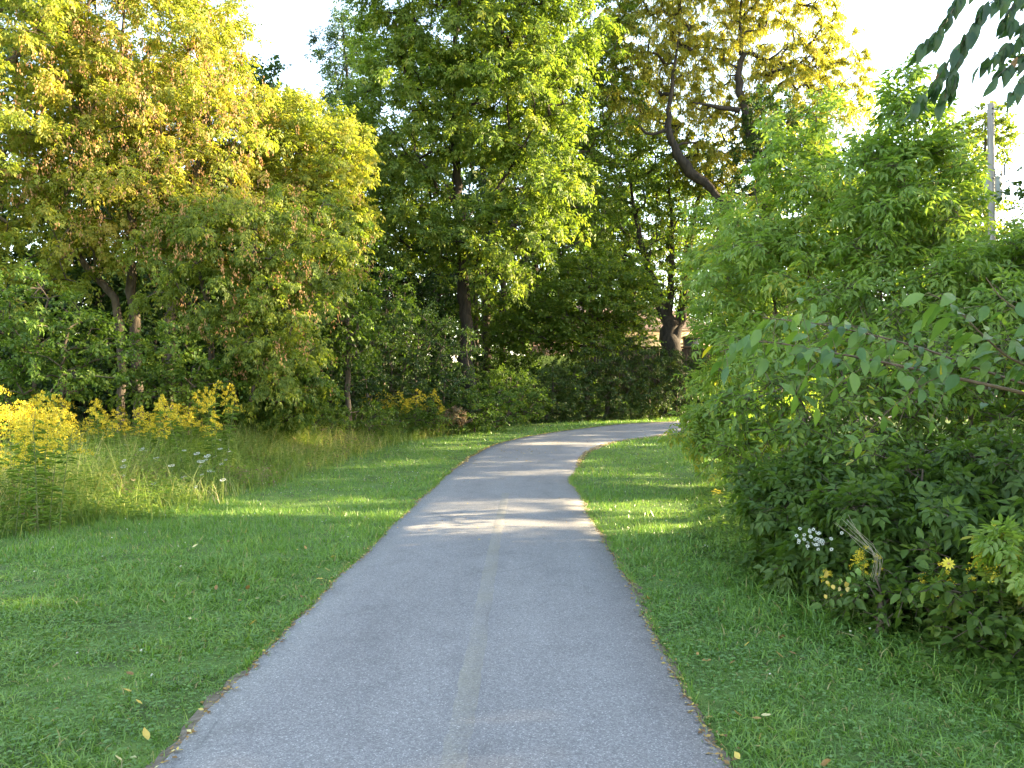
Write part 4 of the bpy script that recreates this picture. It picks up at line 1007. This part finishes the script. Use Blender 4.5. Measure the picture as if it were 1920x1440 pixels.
# ------------------------------------------------------------------ big-leaved branch reaching in from the right (each leaf a part)
def leaf_proto(name, mat, L, W, tint, seed, curl=.25, fold=.22):
    """a real blade: eight cross sections, folded on the midrib, curled at the tip"""
    r = np.random.default_rng(seed)
    s = np.linspace(0, 1, 9)
    w = W * .5 * np.sin(np.pi * s ** .9) ** .85 * (1 - .12 * s); w[0] = .002; w[-1] = .001
    z = -curl * L * s ** 2.2; z = z + .012 * L * np.sin(s * 14 + r.uniform(0, 6))
    mid = np.c_[s * L, 0 * s, z]
    lt = np.c_[s * L - .02 * L * (1 - s), w, z + fold * w + .05 * w * np.sin(s * 30)]; rt = np.c_[s * L - .02 * L * (1 - s), -w, z + fold * w + .05 * w * np.sin(s * 27 + 1)]
    V = np.stack([lt, mid, rt], 1).reshape(-1, 3)
    i = np.arange(8)[:, None] * 3
    a = Acc()
    a.add(V, np.concatenate([i + np.array([[0, 1, 4, 3]]), i + np.array([[1, 2, 5, 4]])]), tint)
    return a.mesh(name, M[mat], True)

def put_leaf(me, parent, P, D, Nn, s, loc):
    D = Vector(D).normalized(); Nn = Vector(Nn)
    S = Nn.cross(D).normalized(); Nn = D.cross(S)
    mt = Matrix(((D.x, S.x, Nn.x), (D.y, S.y, Nn.y), (D.z, S.z, Nn.z))).to_4x4()
    o = bpy.data.objects.new('leaf', me); COL.objects.link(o)
    o.parent = parent
    o.matrix_local = Matrix.Translation(Vector(P) - Vector(loc)) @ mt @ Matrix.Scale(s, 4)
    return o

rng = np.random.default_rng(120)
protos = [leaf_proto('leaf', 'near', .165, .08, t, k, c, f) for k, (t, c, f) in enumerate([(.1, .18, .25), (.35, .3, .2), (.5, .22, .35), (.65, .35, .15), (.8, .12, .3), (.55, .4, .25)])]
yellow_leaf = leaf_proto('leaf', 'near', .15, .075, 1.0, 9, .2, .2)
bx, by = 3.75, 4.9
loc = (bx, by, float(gz(bx, by)))
sp_tree = thing('walnut_sapling', 'big-leaved branch with bluish-green leaves reaching in from the right', 'tree', loc)
acc = Acc()
tube(acc, [(bx, by, -.05), (bx - .02, by, .9), (bx + .03, by, 1.7), (bx, by, 2.6), (bx + .05, by, 3.6)], [.05, .042, .035, .025, .01], 9)
M1 = [(bx, by, 1.45)] + [tuple(U(*q)) for q in ((1920, 738, 4.75), (1750, 700, 4.7), (1620, 672, 4.65), (1520, 655, 4.6), (1420, 640, 4.6), (1350, 660, 4.6))]
M2 = [(bx, by, 1.62)] + [tuple(U(*q)) for q in ((1900, 675, 4.6), (1835, 620, 4.5), (1790, 575, 4.5), (1740, 548, 4.45))]
M3 = [(bx, by, 1.5)] + [tuple(U(*q)) for q in ((1830, 690, 4.9), (1720, 650, 4.95), (1560, 612, 4.95), (1430, 595, 4.9))]
M4 = [(bx, by, 1.9)] + [tuple(U(*q)) for q in ((1950, 600, 4.3), (1880, 560, 4.25), (1850, 520, 4.25))]
for ml, r0 in ((M1, .016), (M2, .011), (M3, .011), (M4, .009)):
    q = spline(np.array(ml), 24); tube(acc, q, np.linspace(r0, .0025, 24), 7)
def along(ml, s0, n, both=True, spread=.10, big=1.0, hangv=.55):
    q = spline(np.array(ml), 80)
    for k in range(n):
        s = s0 + (1 - s0) * (k + .5 * rng.uniform()) / n
        i = min(78, int(s * 79)); p = q[i]; t = nrm(q[i + 1] - q[i])
        sd = nrm(np.cross(t, [0, 0, 1.0])) * (1 if k % 2 else -1)
        p1 = p + nrm(sd + .4 * rng.normal(size=3)) * rng.uniform(.01, spread)
        d = t * rng.uniform(.2, .8) + sd * rng.uniform(.3, 1.0) + np.array([0, 0, -hangv * rng.uniform(.4, 2.0)])
        tube(acc, [p, p + (p1 - p) * .5 + [0, 0, .008], p1], [.002, .0016, .0014], 3)
        nn = np.array([0, 0, .9]) + .6 * rng.normal(size=3) + sd * .4 + np.array([0, -.15, 0])
        me = protos[rng.integers(len(protos))] if rng.uniform() > .015 else yellow_leaf
        put_leaf(me, sp_tree, p1, d, nn, big * rng.uniform(.65, 1.15), loc)
along(M1, .42, 90, spread=.28, big=.8); along(M2, .4, 34, big=.95, spread=.2); along(M3, .32, 80, spread=.28, big=.7); along(M4, .4, 10, big=.8)
def compound(p0, p1, n, big):
    p0 = np.array(p0); p1 = np.array(p1)
    u = np.linspace(0, 1, 8)[:, None]
    q = p0 * (1 - u) + p1 * u + np.array([0, 0, .05]) * (4 * u * (1 - u)); tube(acc, q, np.linspace(.003, .0015, 8), 4)
    t = nrm(p1 - p0); sd = nrm(np.cross(t, [0, 1.0, .25]))
    for k in range(n):
        f = .25 + .75 * k / (n - 1); i = min(7, int(f * 7))
        for sg in (-1, 1):
            d = t * .35 + sd * sg * .95 + .1 * rng.normal(size=3)
            put_leaf(protos[rng.integers(len(protos))], sp_tree, q[i], d, np.array([0, -.7, .7]) + .2 * rng.normal(size=3), big * rng.uniform(.8, 1.1), loc)
compound(U(1765, 705, 4.6), U(1610, 830, 4.4), 6, .62)
compound(U(1650, 680, 4.6), U(1530, 765, 4.4), 4, .72)
compound(U(1560, 665, 4.6), U(1490, 740, 4.4), 4, .75)
compound(U(1800, 712, 4.6), U(1745, 790, 4.45), 5, .5)
compound(U(1740, 690, 4.6), U(1680, 810, 4.5), 4, .5)
acc.build('branches', M['twig'], sp_tree, True, loc)

# overhanging branch, top right: its trunk stands right of the frame
ox, oy = 6.3, 5.2
loc = (ox, oy, float(gz(ox, oy)))
ot = thing('overhanging_tree', 'dark drooping leafy twigs hanging in at the top right corner', 'tree', loc)
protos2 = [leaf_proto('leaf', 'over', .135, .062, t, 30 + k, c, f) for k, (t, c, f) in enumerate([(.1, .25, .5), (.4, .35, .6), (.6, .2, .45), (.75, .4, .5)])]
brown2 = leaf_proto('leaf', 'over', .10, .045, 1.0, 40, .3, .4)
acc = Acc()
tube(acc, [(ox, oy, -.1), (ox, oy, 1.5), (ox - .1, oy, 3.2), (ox - .05, oy, 5.2), (ox, oy, 7.5), (ox, oy, 9)], [.17, .15, .13, .10, .06, .02], 10)
hub = [(ox - .08, oy, 4.3), tuple(U(2150, -60, 5.1)), tuple(U(2010, -50, 5.0))]
q = spline(np.array(hub), 12); tube(acc, q, np.linspace(.05, .02, 12), 7)
TW = [[U(2010, -50, 5.0), U(1830, -40, 5.0), U(1775, 40, 5.0), U(1715, 95, 5.0)],
      [U(2010, -50, 5.0), U(1870, -5, 4.9), U(1800, 90, 4.9), U(1745, 165, 4.9), U(1708, 205, 4.9)],
      [U(1800, 90, 4.9), U(1790, 130, 4.9), U(1772, 185, 4.95)],
      [U(2010, -50, 5.0), U(1950, 40, 5.1), U(1890, 85, 5.1), U(1840, 118, 5.1)],
      [U(2010, -50, 5.0), U(1970, 70, 4.9), U(1910, 110, 4.9), U(1868, 145, 4.9)],
      [U(2010, -50, 5.0), U(1980, 90, 4.8), U(1930, 140, 4.8), U(1895, 180, 4.8)],
      [U(2010, -50, 5.0), U(1930, -20, 5.2), U(1895, 20, 5.2), U(1880, 45, 5.2)],
      [U(2010, -50, 5.0), U(1990, 20, 5.2), U(1930, 40, 5.2), U(1890, 30, 5.2)]]
for w, ns in zip(TW, (30, 42, 14, 20, 22, 24, 14, 16)):
    q = spline(np.array(w), 60); tube(acc, q, np.linspace(.006, .0018, 60), 5)
    for k in range(ns):
        s = .3 + .7 * (k + rng.uniform()) / ns; i = min(58, int(s * 59)); t = nrm(q[i + 1] - q[i])
        sd = nrm(np.cross(t, [0, 0, 1.0])) * (1 if k % 2 else -1)
        d = t * .5 + sd * rng.uniform(.1, .5) + np.array([0, 0, -1.0]) * rng.uniform(.4, 1.4)
        put_leaf(brown2 if rng.uniform() < .03 else protos2[rng.integers(4)], ot, q[i] + rng.normal(size=3) * .012, d, sd * .3 + rng.normal(size=3) * .5 + np.array([0, -.8, .3]), rng.uniform(.7, 1.15), loc)
acc.build('trunk', M['bark'], ot, True, loc)
ca = Acc(); r9 = np.random.default_rng(130)
C, O = ell_points(r9, [(ox, oy - .5, 7.6, 2.0, 2.0, 1.3), (ox + .8, oy - 1.5, 7.2, 1.6, 1.6, 1.0)], 90, .5)
foliage(ca, r9, C, O, .5, 7, 7, .11, .05, hang=.5)
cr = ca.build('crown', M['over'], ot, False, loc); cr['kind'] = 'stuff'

# ------------------------------------------------------------------ meadow
acc = Acc(); rng = np.random.default_rng(140)
def meadow_pts(n, depth=9.0, y0=7.0, y1=24.5, fall=2.2):
    y = rng.uniform(y0, y1, n); off = rng.exponential(fall, n)
    x = meadow_at(y) + .25 + .35 * rng.normal(size=n) * (off < 1) - off
    k = (off < depth) & (np.abs(x) < .72 * y + 1.2)
    return x[k], y[k], off[k]
def blades(acc, x, y, L, w, lean, tint, segs=3):
    n = len(x); az = rng.uniform(0, 6.28, n)
    h = np.c_[np.cos(az), np.sin(az), 0 * az]; S = np.c_[-np.sin(az), np.cos(az), 0 * az]
    yaw = rng.normal(size=n) * .8; S = nrm(S * np.cos(yaw)[:, None] + h * np.sin(yaw)[:, None])
    P = np.c_[x, y, gz(x, y) - .01]
    rows = []
    for s in np.linspace(0, 1, segs + 1):
        c = P + np.array([0, 0, 1.0]) * (L * (s - .35 * lean * s ** 2.2))[:, None] + h * (L * lean * .7 * s ** 2)[:, None]
        ww = (w * (1 - s ** 1.5) * .5 + .0008)[:, None]
        rows += [c - S * ww, c + S * ww]
    V = np.stack(rows, 1).reshape(-1, 3); k = 2 * (segs + 1)
    i = np.arange(n)[:, None] * k
    f = np.concatenate([i + np.array([[2 * a, 2 * a + 1, 2 * a + 3, 2 * a + 2]]) for a in range(segs)])
    acc.add(V, f, np.repeat(tint, k))
x, y, off = meadow_pts(40000)
L = (.28 + .56 * sm(off / 1.4)) * rng.uniform(.5, 1.35, len(x)) * (1 + .15 * sm((y - 12) / 6))
blades(acc, x, y, L, .006 + .0006 * y * rng.uniform(.5, 1.3, len(x)) * .9, rng.uniform(.2, 1.5, len(x)), np.clip(.46 + .2 * fbm2(x * .8, y * .8, 5) + .2 * rng.normal(size=len(x)) + .02 * sm((y - 12) / 6), 0, 1), 2)
tag(acc.build('meadow_grass', M['meadow']), 'tall unmown grass and weeds left of the lawn', 'tall grass', kind='stuff')
acc = Acc()
x, y, off = meadow_pts(9000, fall=1.8, y1=21)
keep = fbm2(x * .9, y * .9, 77) > .45
x, y, off = x[keep], y[keep], off[keep]
L = rng.uniform(.25, .75, len(x)) * (.5 + .5 * sm(off))
blades(acc, x, y, L, .006 * np.ones(len(x)), rng.uniform(.1, .8, len(x)), np.clip(rng.normal(.55, .25, len(x)), 0, 1), 2)
m = len(x); P = np.c_[x, y, gz(x, y) + L * .75]
for k in range(3):
    leaves(acc, P + rng.normal(size=(m, 3)) * .04, rand_unit(rng, m), rand_unit(rng, m), .05, .018, rng.uniform(0, 1, m), 'diamond')
tag(acc.build('dry_stalks', M['dry']), 'brown dried stalks and seed heads among the tall grass', 'dry grass', kind='stuff')
acc = Acc()                                                 # leafy forbs
x, y, off = meadow_pts(3800, fall=2.6); m = len(x)
Hs = rng.uniform(.3, .85, m) * (.4 + .6 * sm(off / 1.2))
for k in range(16):
    s = (k + .5) / 16; az = rng.uniform(0, 6.28, m)
    P = np.c_[x + .04 * np.cos(az), y + .04 * np.sin(az), gz(x, y) + Hs * s]
    leaves(acc, P, np.c_[np.cos(az), np.sin(az), rng.uniform(-.2, .6, m)], np.array([0, 0, 1.0]) + .4 * rand_unit(rng, m), rng.uniform(.05, .11, m), rng.uniform(.014, .03, m), np.clip(rng.normal(.5, .2, m), 0, 1), 'diamond', curl=.25)
tag(acc.build('leafy_weeds', M['gleaf']), 'leafy green weeds mixed into the tall meadow grass', 'weeds', kind='stuff')

# goldenrod: prototypes with stem, leaves, plume; then individual plants
def goldenrod_proto(seed, label, group, nleafs=46, arms=13, H=1.0, wide=1.0):
    r = np.random.default_rng(seed)
    root = thing('goldenrod_plant', label, 'flower', (0, 0, -50), group)
    lean = r.normal(size=2) * .06
    u = np.linspace(0, 1, 9)
    st = np.c_[lean[0] * u ** 2, lean[1] * u ** 2, u * H]
    a = Acc(); tube(a, st, np.linspace(.005, .002, 9), 5); a.build('stem', M['stem'], root, True)
    a = Acc(); s = r.uniform(.08, .86, nleafs); az = r.uniform(0, 6.28, nleafs)
    P = np.c_[lean[0] * s ** 2, lean[1] * s ** 2, s * H]
    leaves(a, P, np.c_[np.cos(az), np.sin(az), r.uniform(.1, .7, nleafs)], np.array([0, 0, 1.0]) + .3 * rand_unit(r, nleafs), r.uniform(.07, .12, nleafs), r.uniform(.012, .02, nleafs), r.uniform(.1, .9, nleafs), 'oval', curl=.45)
    a.build('leaves', M['gleaf'], root)['kind'] = 'stuff'
    a = Acc()
    for k in range(arms):
        s = .74 + .25 * k / arms; az = r.uniform(0, 6.28); ln = wide * (.20 - .13 * (k / arms)) * r.uniform(.7, 1.2)
        h = np.array([math.cos(az), math.sin(az), 0]); b = np.array([lean[0] * s ** 2, lean[1] * s ** 2, s * H])
        m = 34; t = r.uniform(.15, 1, m)
        P = b + h * (ln * t)[:, None] + np.array([0, 0, 1.0]) * (ln * (.75 * t - .75 * t * t))[:, None] + r.normal(size=(m, 3)) * .009
        leaves(a, P, nrm(np.array([0, 0, .9]) + rand_unit(r, m)), rand_unit(r, m), r.uniform(.012, .022, m), .013, np.clip(r.normal(.55, .25, m), 0, 1), 'diamond')
    a.build('flower_plume', M['gold'], root)['kind'] = 'stuff'
    return root
def plant_patch(label, group, spots, seed, **kw):
    r = np.random.default_rng(seed)
    ps = [goldenrod_proto(seed * 10 + k, label, group, **kw) for k in range(4)]
    used = set()
    for k, (x, y, h) in enumerate(spots):
        i = k % 4; z = float(gz(x, y)) - .02
        if i not in used:
            used.add(i); o = ps[i]; o.location = (x, y, z); o.rotation_euler = (0, 0, r.uniform(0, 6.28)); o.scale = (min(h, 1.25), min(h, 1.25), h)
        else:
            o = copy_thing(ps[i], label, (x, y, z), r.uniform(0, 6.28), 1, group); o.scale = (min(h, 1.25), min(h, 1.25), h)
        o.rotation_euler.x = r.normal() * .07; o.rotation_euler.y = r.normal() * .09
rng = np.random.default_rng(150)
spots = []
for k in range(24):
    y = rng.uniform(8.6, 10.6); u = rng.beta(.8, 1.4)
    x = -y * .69 + u * .95
    spots.append((x, y, (1.92 - .55 * u) * rng.uniform(.78, 1.02) if k % 5 else rng.uniform(.8, 1.1)))
plant_patch('bright yellow goldenrod plume in the near clump at the left edge', 'near goldenrod clump', spots, 15, arms=12, wide=1.5)
spots = []
for k in range(56):
    px = rng.uniform(85, 425); d = rng.uniform(12.8, 15.6)
    spots.append(((px - 960) / F * d, d, rng.uniform(1.15, 1.9) * (.88 + .12 * math.sin(px * .02))))
plant_patch('yellow goldenrod plant in the bank below the golden box elder', 'goldenrod bank', spots, 16, arms=9, wide=.85)
spots = [((px - 960) / F * d, d, h) for px, d, h in zip(rng.uniform(675, 835, 30), rng.uniform(22.6, 24.2, 30), rng.uniform(.95, 1.55, 30))]
plant_patch('dull yellow goldenrod plant in the shade below the honeysuckle', 'shaded goldenrod', spots, 17, arms=11)
spots = [(*U(px, 1000, d)[:2], h) for px, d, h in [(1560, 5.3, .42), (1590, 5.2, .55), (1620, 5.15, .62), (1650, 5.1, .55), (1745, 4.8, .48), (1765, 4.8, .60), (1840, 4.6, .72), (1865, 4.6, .80), (1825, 4.65, .55), (1880, 4.5, .74), (1720, 4.9, .5), (1800, 4.7, .42)]]
plant_patch('small goldenrod spray in the dark growth at lower right', 'goldenrod at lower right', spots, 18, arms=7, nleafs=30, wide=.75)
g = goldenrod_proto(191, 'lone small goldenrod on the right lawn edge', None, arms=9, nleafs=20)
x, y = -0, 10.6
x = (1340 - 960) / F * y; g.location = (x, y, float(gz(x, y))); g.scale = (.5, .5, .28)

# queen anne's lace: stem and flat white umbel
def lace(seed, label, group):
    r = np.random.default_rng(seed)
    root = thing('wild_carrot_flower', label, 'flower', (0, 0, -50), group)
    a = Acc(); tube(a, [(0, 0, 0), (.01, 0, .4), (0, 0, .8)], [.003, .0025, .002], 4); a.build('stem', M['stem'], root)
    a = Acc(); m = 60; rr = .045 * np.sqrt(r.uniform(size=m)); az = r.uniform(0, 6.28, m)
    P = np.c_[rr * np.cos(az), rr * np.sin(az), .81 + 3 * rr * rr + .003 * r.normal(size=m)]
    leaves(a, P, np.c_[np.cos(az), np.sin(az), .2 + 0 * az], np.array([0, 0, 1.0]) + .2 * rand_unit(r, m), .014, .013, r.uniform(0, 1, m), 'diamond')
    a.build('umbel', M['white'], root)
    return root
rng = np.random.default_rng(160)
lp = lace(161, 'white flat-topped wild carrot flower in the meadow grass', 'wild carrot in the meadow')
for k in range(40):
    px = rng.uniform(215, 430); d = rng.uniform(11.2, 14.5)
    if k < 6: px = rng.uniform(370, 430); d = rng.uniform(12, 13)
    x = (px - 960) / F * d; h = rng.uniform(.35, 1.0); s = rng.uniform(.45, .95)
    o = lp if k == 0 else copy_thing(lp, lp['label'], (0, 0, 0), 0, 1, lp['group'])
    o.location = (x, d, float(gz(x, d))); o.scale = (s, s, h); o.rotation_euler = (.3 + rng.normal() * .2, rng.normal() * .12, 0)

# low blue-green plant, rusty tufts, reddish dried flower head
make_tree('feathery_plant', 'low blue-green feathery plant where the meadow meets the lawn', 'plant', base_of(310, 11.6), [root_tr(310, 11.6, (310, 945, 11.6, .006), r=.008)],
    [lobe(290, 938, 11.6, 45, 14, .3), lobe(325, 930, 11.6, 30, 18, .25)], 60, .13, 8, 10, .05, .010, 'clover', 'stem', 'simple', 171, part='stem', hang=0)
make_tree('dried_flower', 'reddish-brown dried flower head at the edge of the dark bramble', 'plant', base_of(848, 23.8), [root_tr(848, 23.8, (848, 785, 23.8, .01), r=.012)],
    [lobe(848, 778, 23.6, 22, 14, .35)], 30, .22, 8, 9, .05, .025, 'dry', 'stem', 'simple', 172, part='stem')
for k, (px, d, lb) in enumerate([(480, 15.5, 'rusty brown grass tuft at the front of the meadow'), (560, 17.2, 'straw-yellow grass tuft nearest the dark shrubs'), (265, 11.8, 'dry brown grass tuft beside the blue-green plant')]):
    a = Acc(); rng = np.random.default_rng(180 + k); n = 420
    cx = (px - 960) / F * d
    blades(a, cx + rng.normal(size=n) * .22, d + rng.normal(size=n) * .2, rng.uniform(.2, .6, n), .008 * np.ones(n), rng.uniform(.2, 1.2, n), np.clip(rng.normal((.15, .9, .4)[k], .2, n), 0, 1), 3)
    o = a.build('grass_tuft', M['dry'], origin=(0, 0, 0)); tag(o, lb, 'grass')

# ------------------------------------------------------------------ lower right: white asters, yellow daisy, pale dead stalks, yellowing leaves
def flower_disc(a, P, n_pet, L, W, axisv, r, tint=.6):
    ax = nrm(np.array(axisv, float)); e1 = nrm(np.cross(ax, [0.1, .2, 1.0])); e2 = np.cross(ax, e1)
    ang = np.arange(n_pet) * 2 * math.pi / n_pet + r.uniform(0, 1)
    D = np.cos(ang)[:, None] * e1 + np.sin(ang)[:, None] * e2 + ax * .1
    leaves(a, np.repeat(np.asarray(P)[None], n_pet, 0) + D * .004, D, np.repeat(ax[None], n_pet, 0), L, W, tint, 'oval')
rng = np.random.default_rng(190)
c = U(1525, 1010, 5.5); loc = (c[0], c[1], float(gz(c[0], c[1])))
loc = (loc[0] + .15, loc[1] + .45, loc[2])
t = thing('white_aster', 'cluster of small white asters against the dark thicket', 'flower', loc)
a = Acc(); s = Acc()
for k in range(34):
    p = U(rng.normal(1522, 20), rng.normal(1008, 13), 5.45 + .08 * rng.normal()); flower_disc(a, p, 8, .011, .006, (rng.normal() * .4, -.8, .7), rng)
    tube(s, [(loc[0], loc[1], loc[2]), (p[0] * .5 + loc[0] * .5, p[1] * .5 + loc[1] * .5, p[2] * .75), p], [.002, .0015, .001], 3)
a.build('blossoms', M['white'], t, False, loc)['kind'] = 'stuff'; s.build('stems', M['stem'], t, False, loc)
c = U(1776, 1056, 4.55); loc = (c[0] + .10, c[1] + .4, float(gz(c[0], c[1])))
t = thing('yellow_daisy', 'single bright yellow daisy-like flower at lower right', 'flower', loc)
a = Acc(); flower_disc(a, c, 10, .036, .015, (-.15, -.9, .35), rng, .9); a.build('petals', M['gold'], t, False, loc)
a = Acc(); tube(a, [c + [0, -.002, 0], c + [0.001, -.008, .003], c + [.001, -.010, .004]], [.008, .007, .001], 8); a.build('flower_centre', M['litter'], t, False, loc)
a = Acc(); tube(a, [loc, (loc[0], loc[1], loc[2] + .25), c + [0, .006, -.002]], [.004, .003, .002], 5); a.build('stem', M['stem'], t, True, loc)
c = U(1660, 1075, 5.0); loc = (c[0] + .12, c[1] + .6, float(gz(c[0], c[1])))
M['pale_stalk'] = noise_mat('pale_stalk', [(.3, (.36, .31, .26)), (.7, (.50, .45, .38))], 20, .8, 0)
t = thing('dead_stalks', 'leaning bundle of pale dead stalks in front of the dark thicket', 'stalks', loc)
for k in range(9):
    a = Acc(); e = U(1572 + rng.normal() * 9 + 3.2 * k, 966 + 2 * k + rng.normal() * 9, 4.6); b = np.array(loc) + [.03 * rng.normal(), .03 * rng.normal(), 0]
    m = U(1645 + 4 * rng.normal(), 1042 + 4 * rng.normal(), 4.8)
    q = spline(np.array([b, m, (m + e) / 2 + [.008 * rng.normal(), 0, .008 * rng.normal()], e]), 10); tube(a, q, np.linspace(.0022, .0008, 10), 5); a.build('stalk', M['pale_stalk'], t, True, loc)
rng = np.random.default_rng(200)
yp = [leaf_proto('leaf', 'litter', .05, .045, tv, 60 + k, .2, .2) for k, tv in enumerate((.72, .8, .9))]
gp = [leaf_proto('leaf', 'clover', .05, .045, tv, 64 + k, .2, .2) for k, tv in enumerate((.7, 1.0))]
c = U(1570, 1120, 5.4); loc = (c[0], c[1], float(gz(c[0], c[1])))
t = thing('yellowing_vine', 'small vine with yellow and lime heart-shaped leaves at the lawn edge', 'vine', loc)
a = Acc()
for k in range(26):
    p = U(1545 + k * 4.6 + rng.normal() * 8, 1095 + rng.normal() * 16, 5.1 + .05 * rng.normal())
    me = yp[rng.integers(3)] if k < 9 else gp[rng.integers(2)]
    put_leaf(me, t, p, (rng.normal() * .7, -.3 + .4 * rng.normal(), -1), (rng.normal() * .6, -.9, .5 + .4 * rng.normal()), rng.uniform(.5, 1.05), loc)
    tube(a, [loc, (loc[0] * .4 + p[0] * .6, loc[1], loc[2] * .4 + p[2] * .6 + .02), p], [.002, .0015, .001], 3)
a.build('stems', M['stem'], t, False, loc)

# fallen leaves one can pick out on the lawns
fl = [leaf_proto('fallen_leaf', 'litter', .06, .034, tv, 80 + k, -.25, .35) for k, tv in enumerate((.2, .45, .75, .95))]
for side, lb, grp, xr0, n in (('l', 'small dry leaf lying on the lawn left of the path', 'fallen leaves on the left lawn', None, 26), ('r', 'small pale leaf lying on the lawn right of the path', 'fallen leaves on the right lawn', None, 24)):
    k = 0
    while k < n:
        y = 2.9 + 6 * rng.uniform() ** 1.5
        x = xl_at(y) - rng.exponential(.5) - .05 if side == 'l' else xr_at(y) + .05 + rng.exponential(.5)
        if abs(x) > .68 * y or (side == 'r' and x > shrub_at(y)): continue
        o = bpy.data.objects.new('fallen_leaf', fl[rng.integers(4)]); COL.objects.link(o)
        o.location = (x, y, float(gz(x, y)) + .05); o.rotation_euler = (rng.normal() * .3, rng.normal() * .3, rng.uniform(0, 6.28)); sc = rng.uniform(.5, 1.1); o.scale = (sc, sc, sc)
        tag(o, lb, 'leaf', grp); k += 1
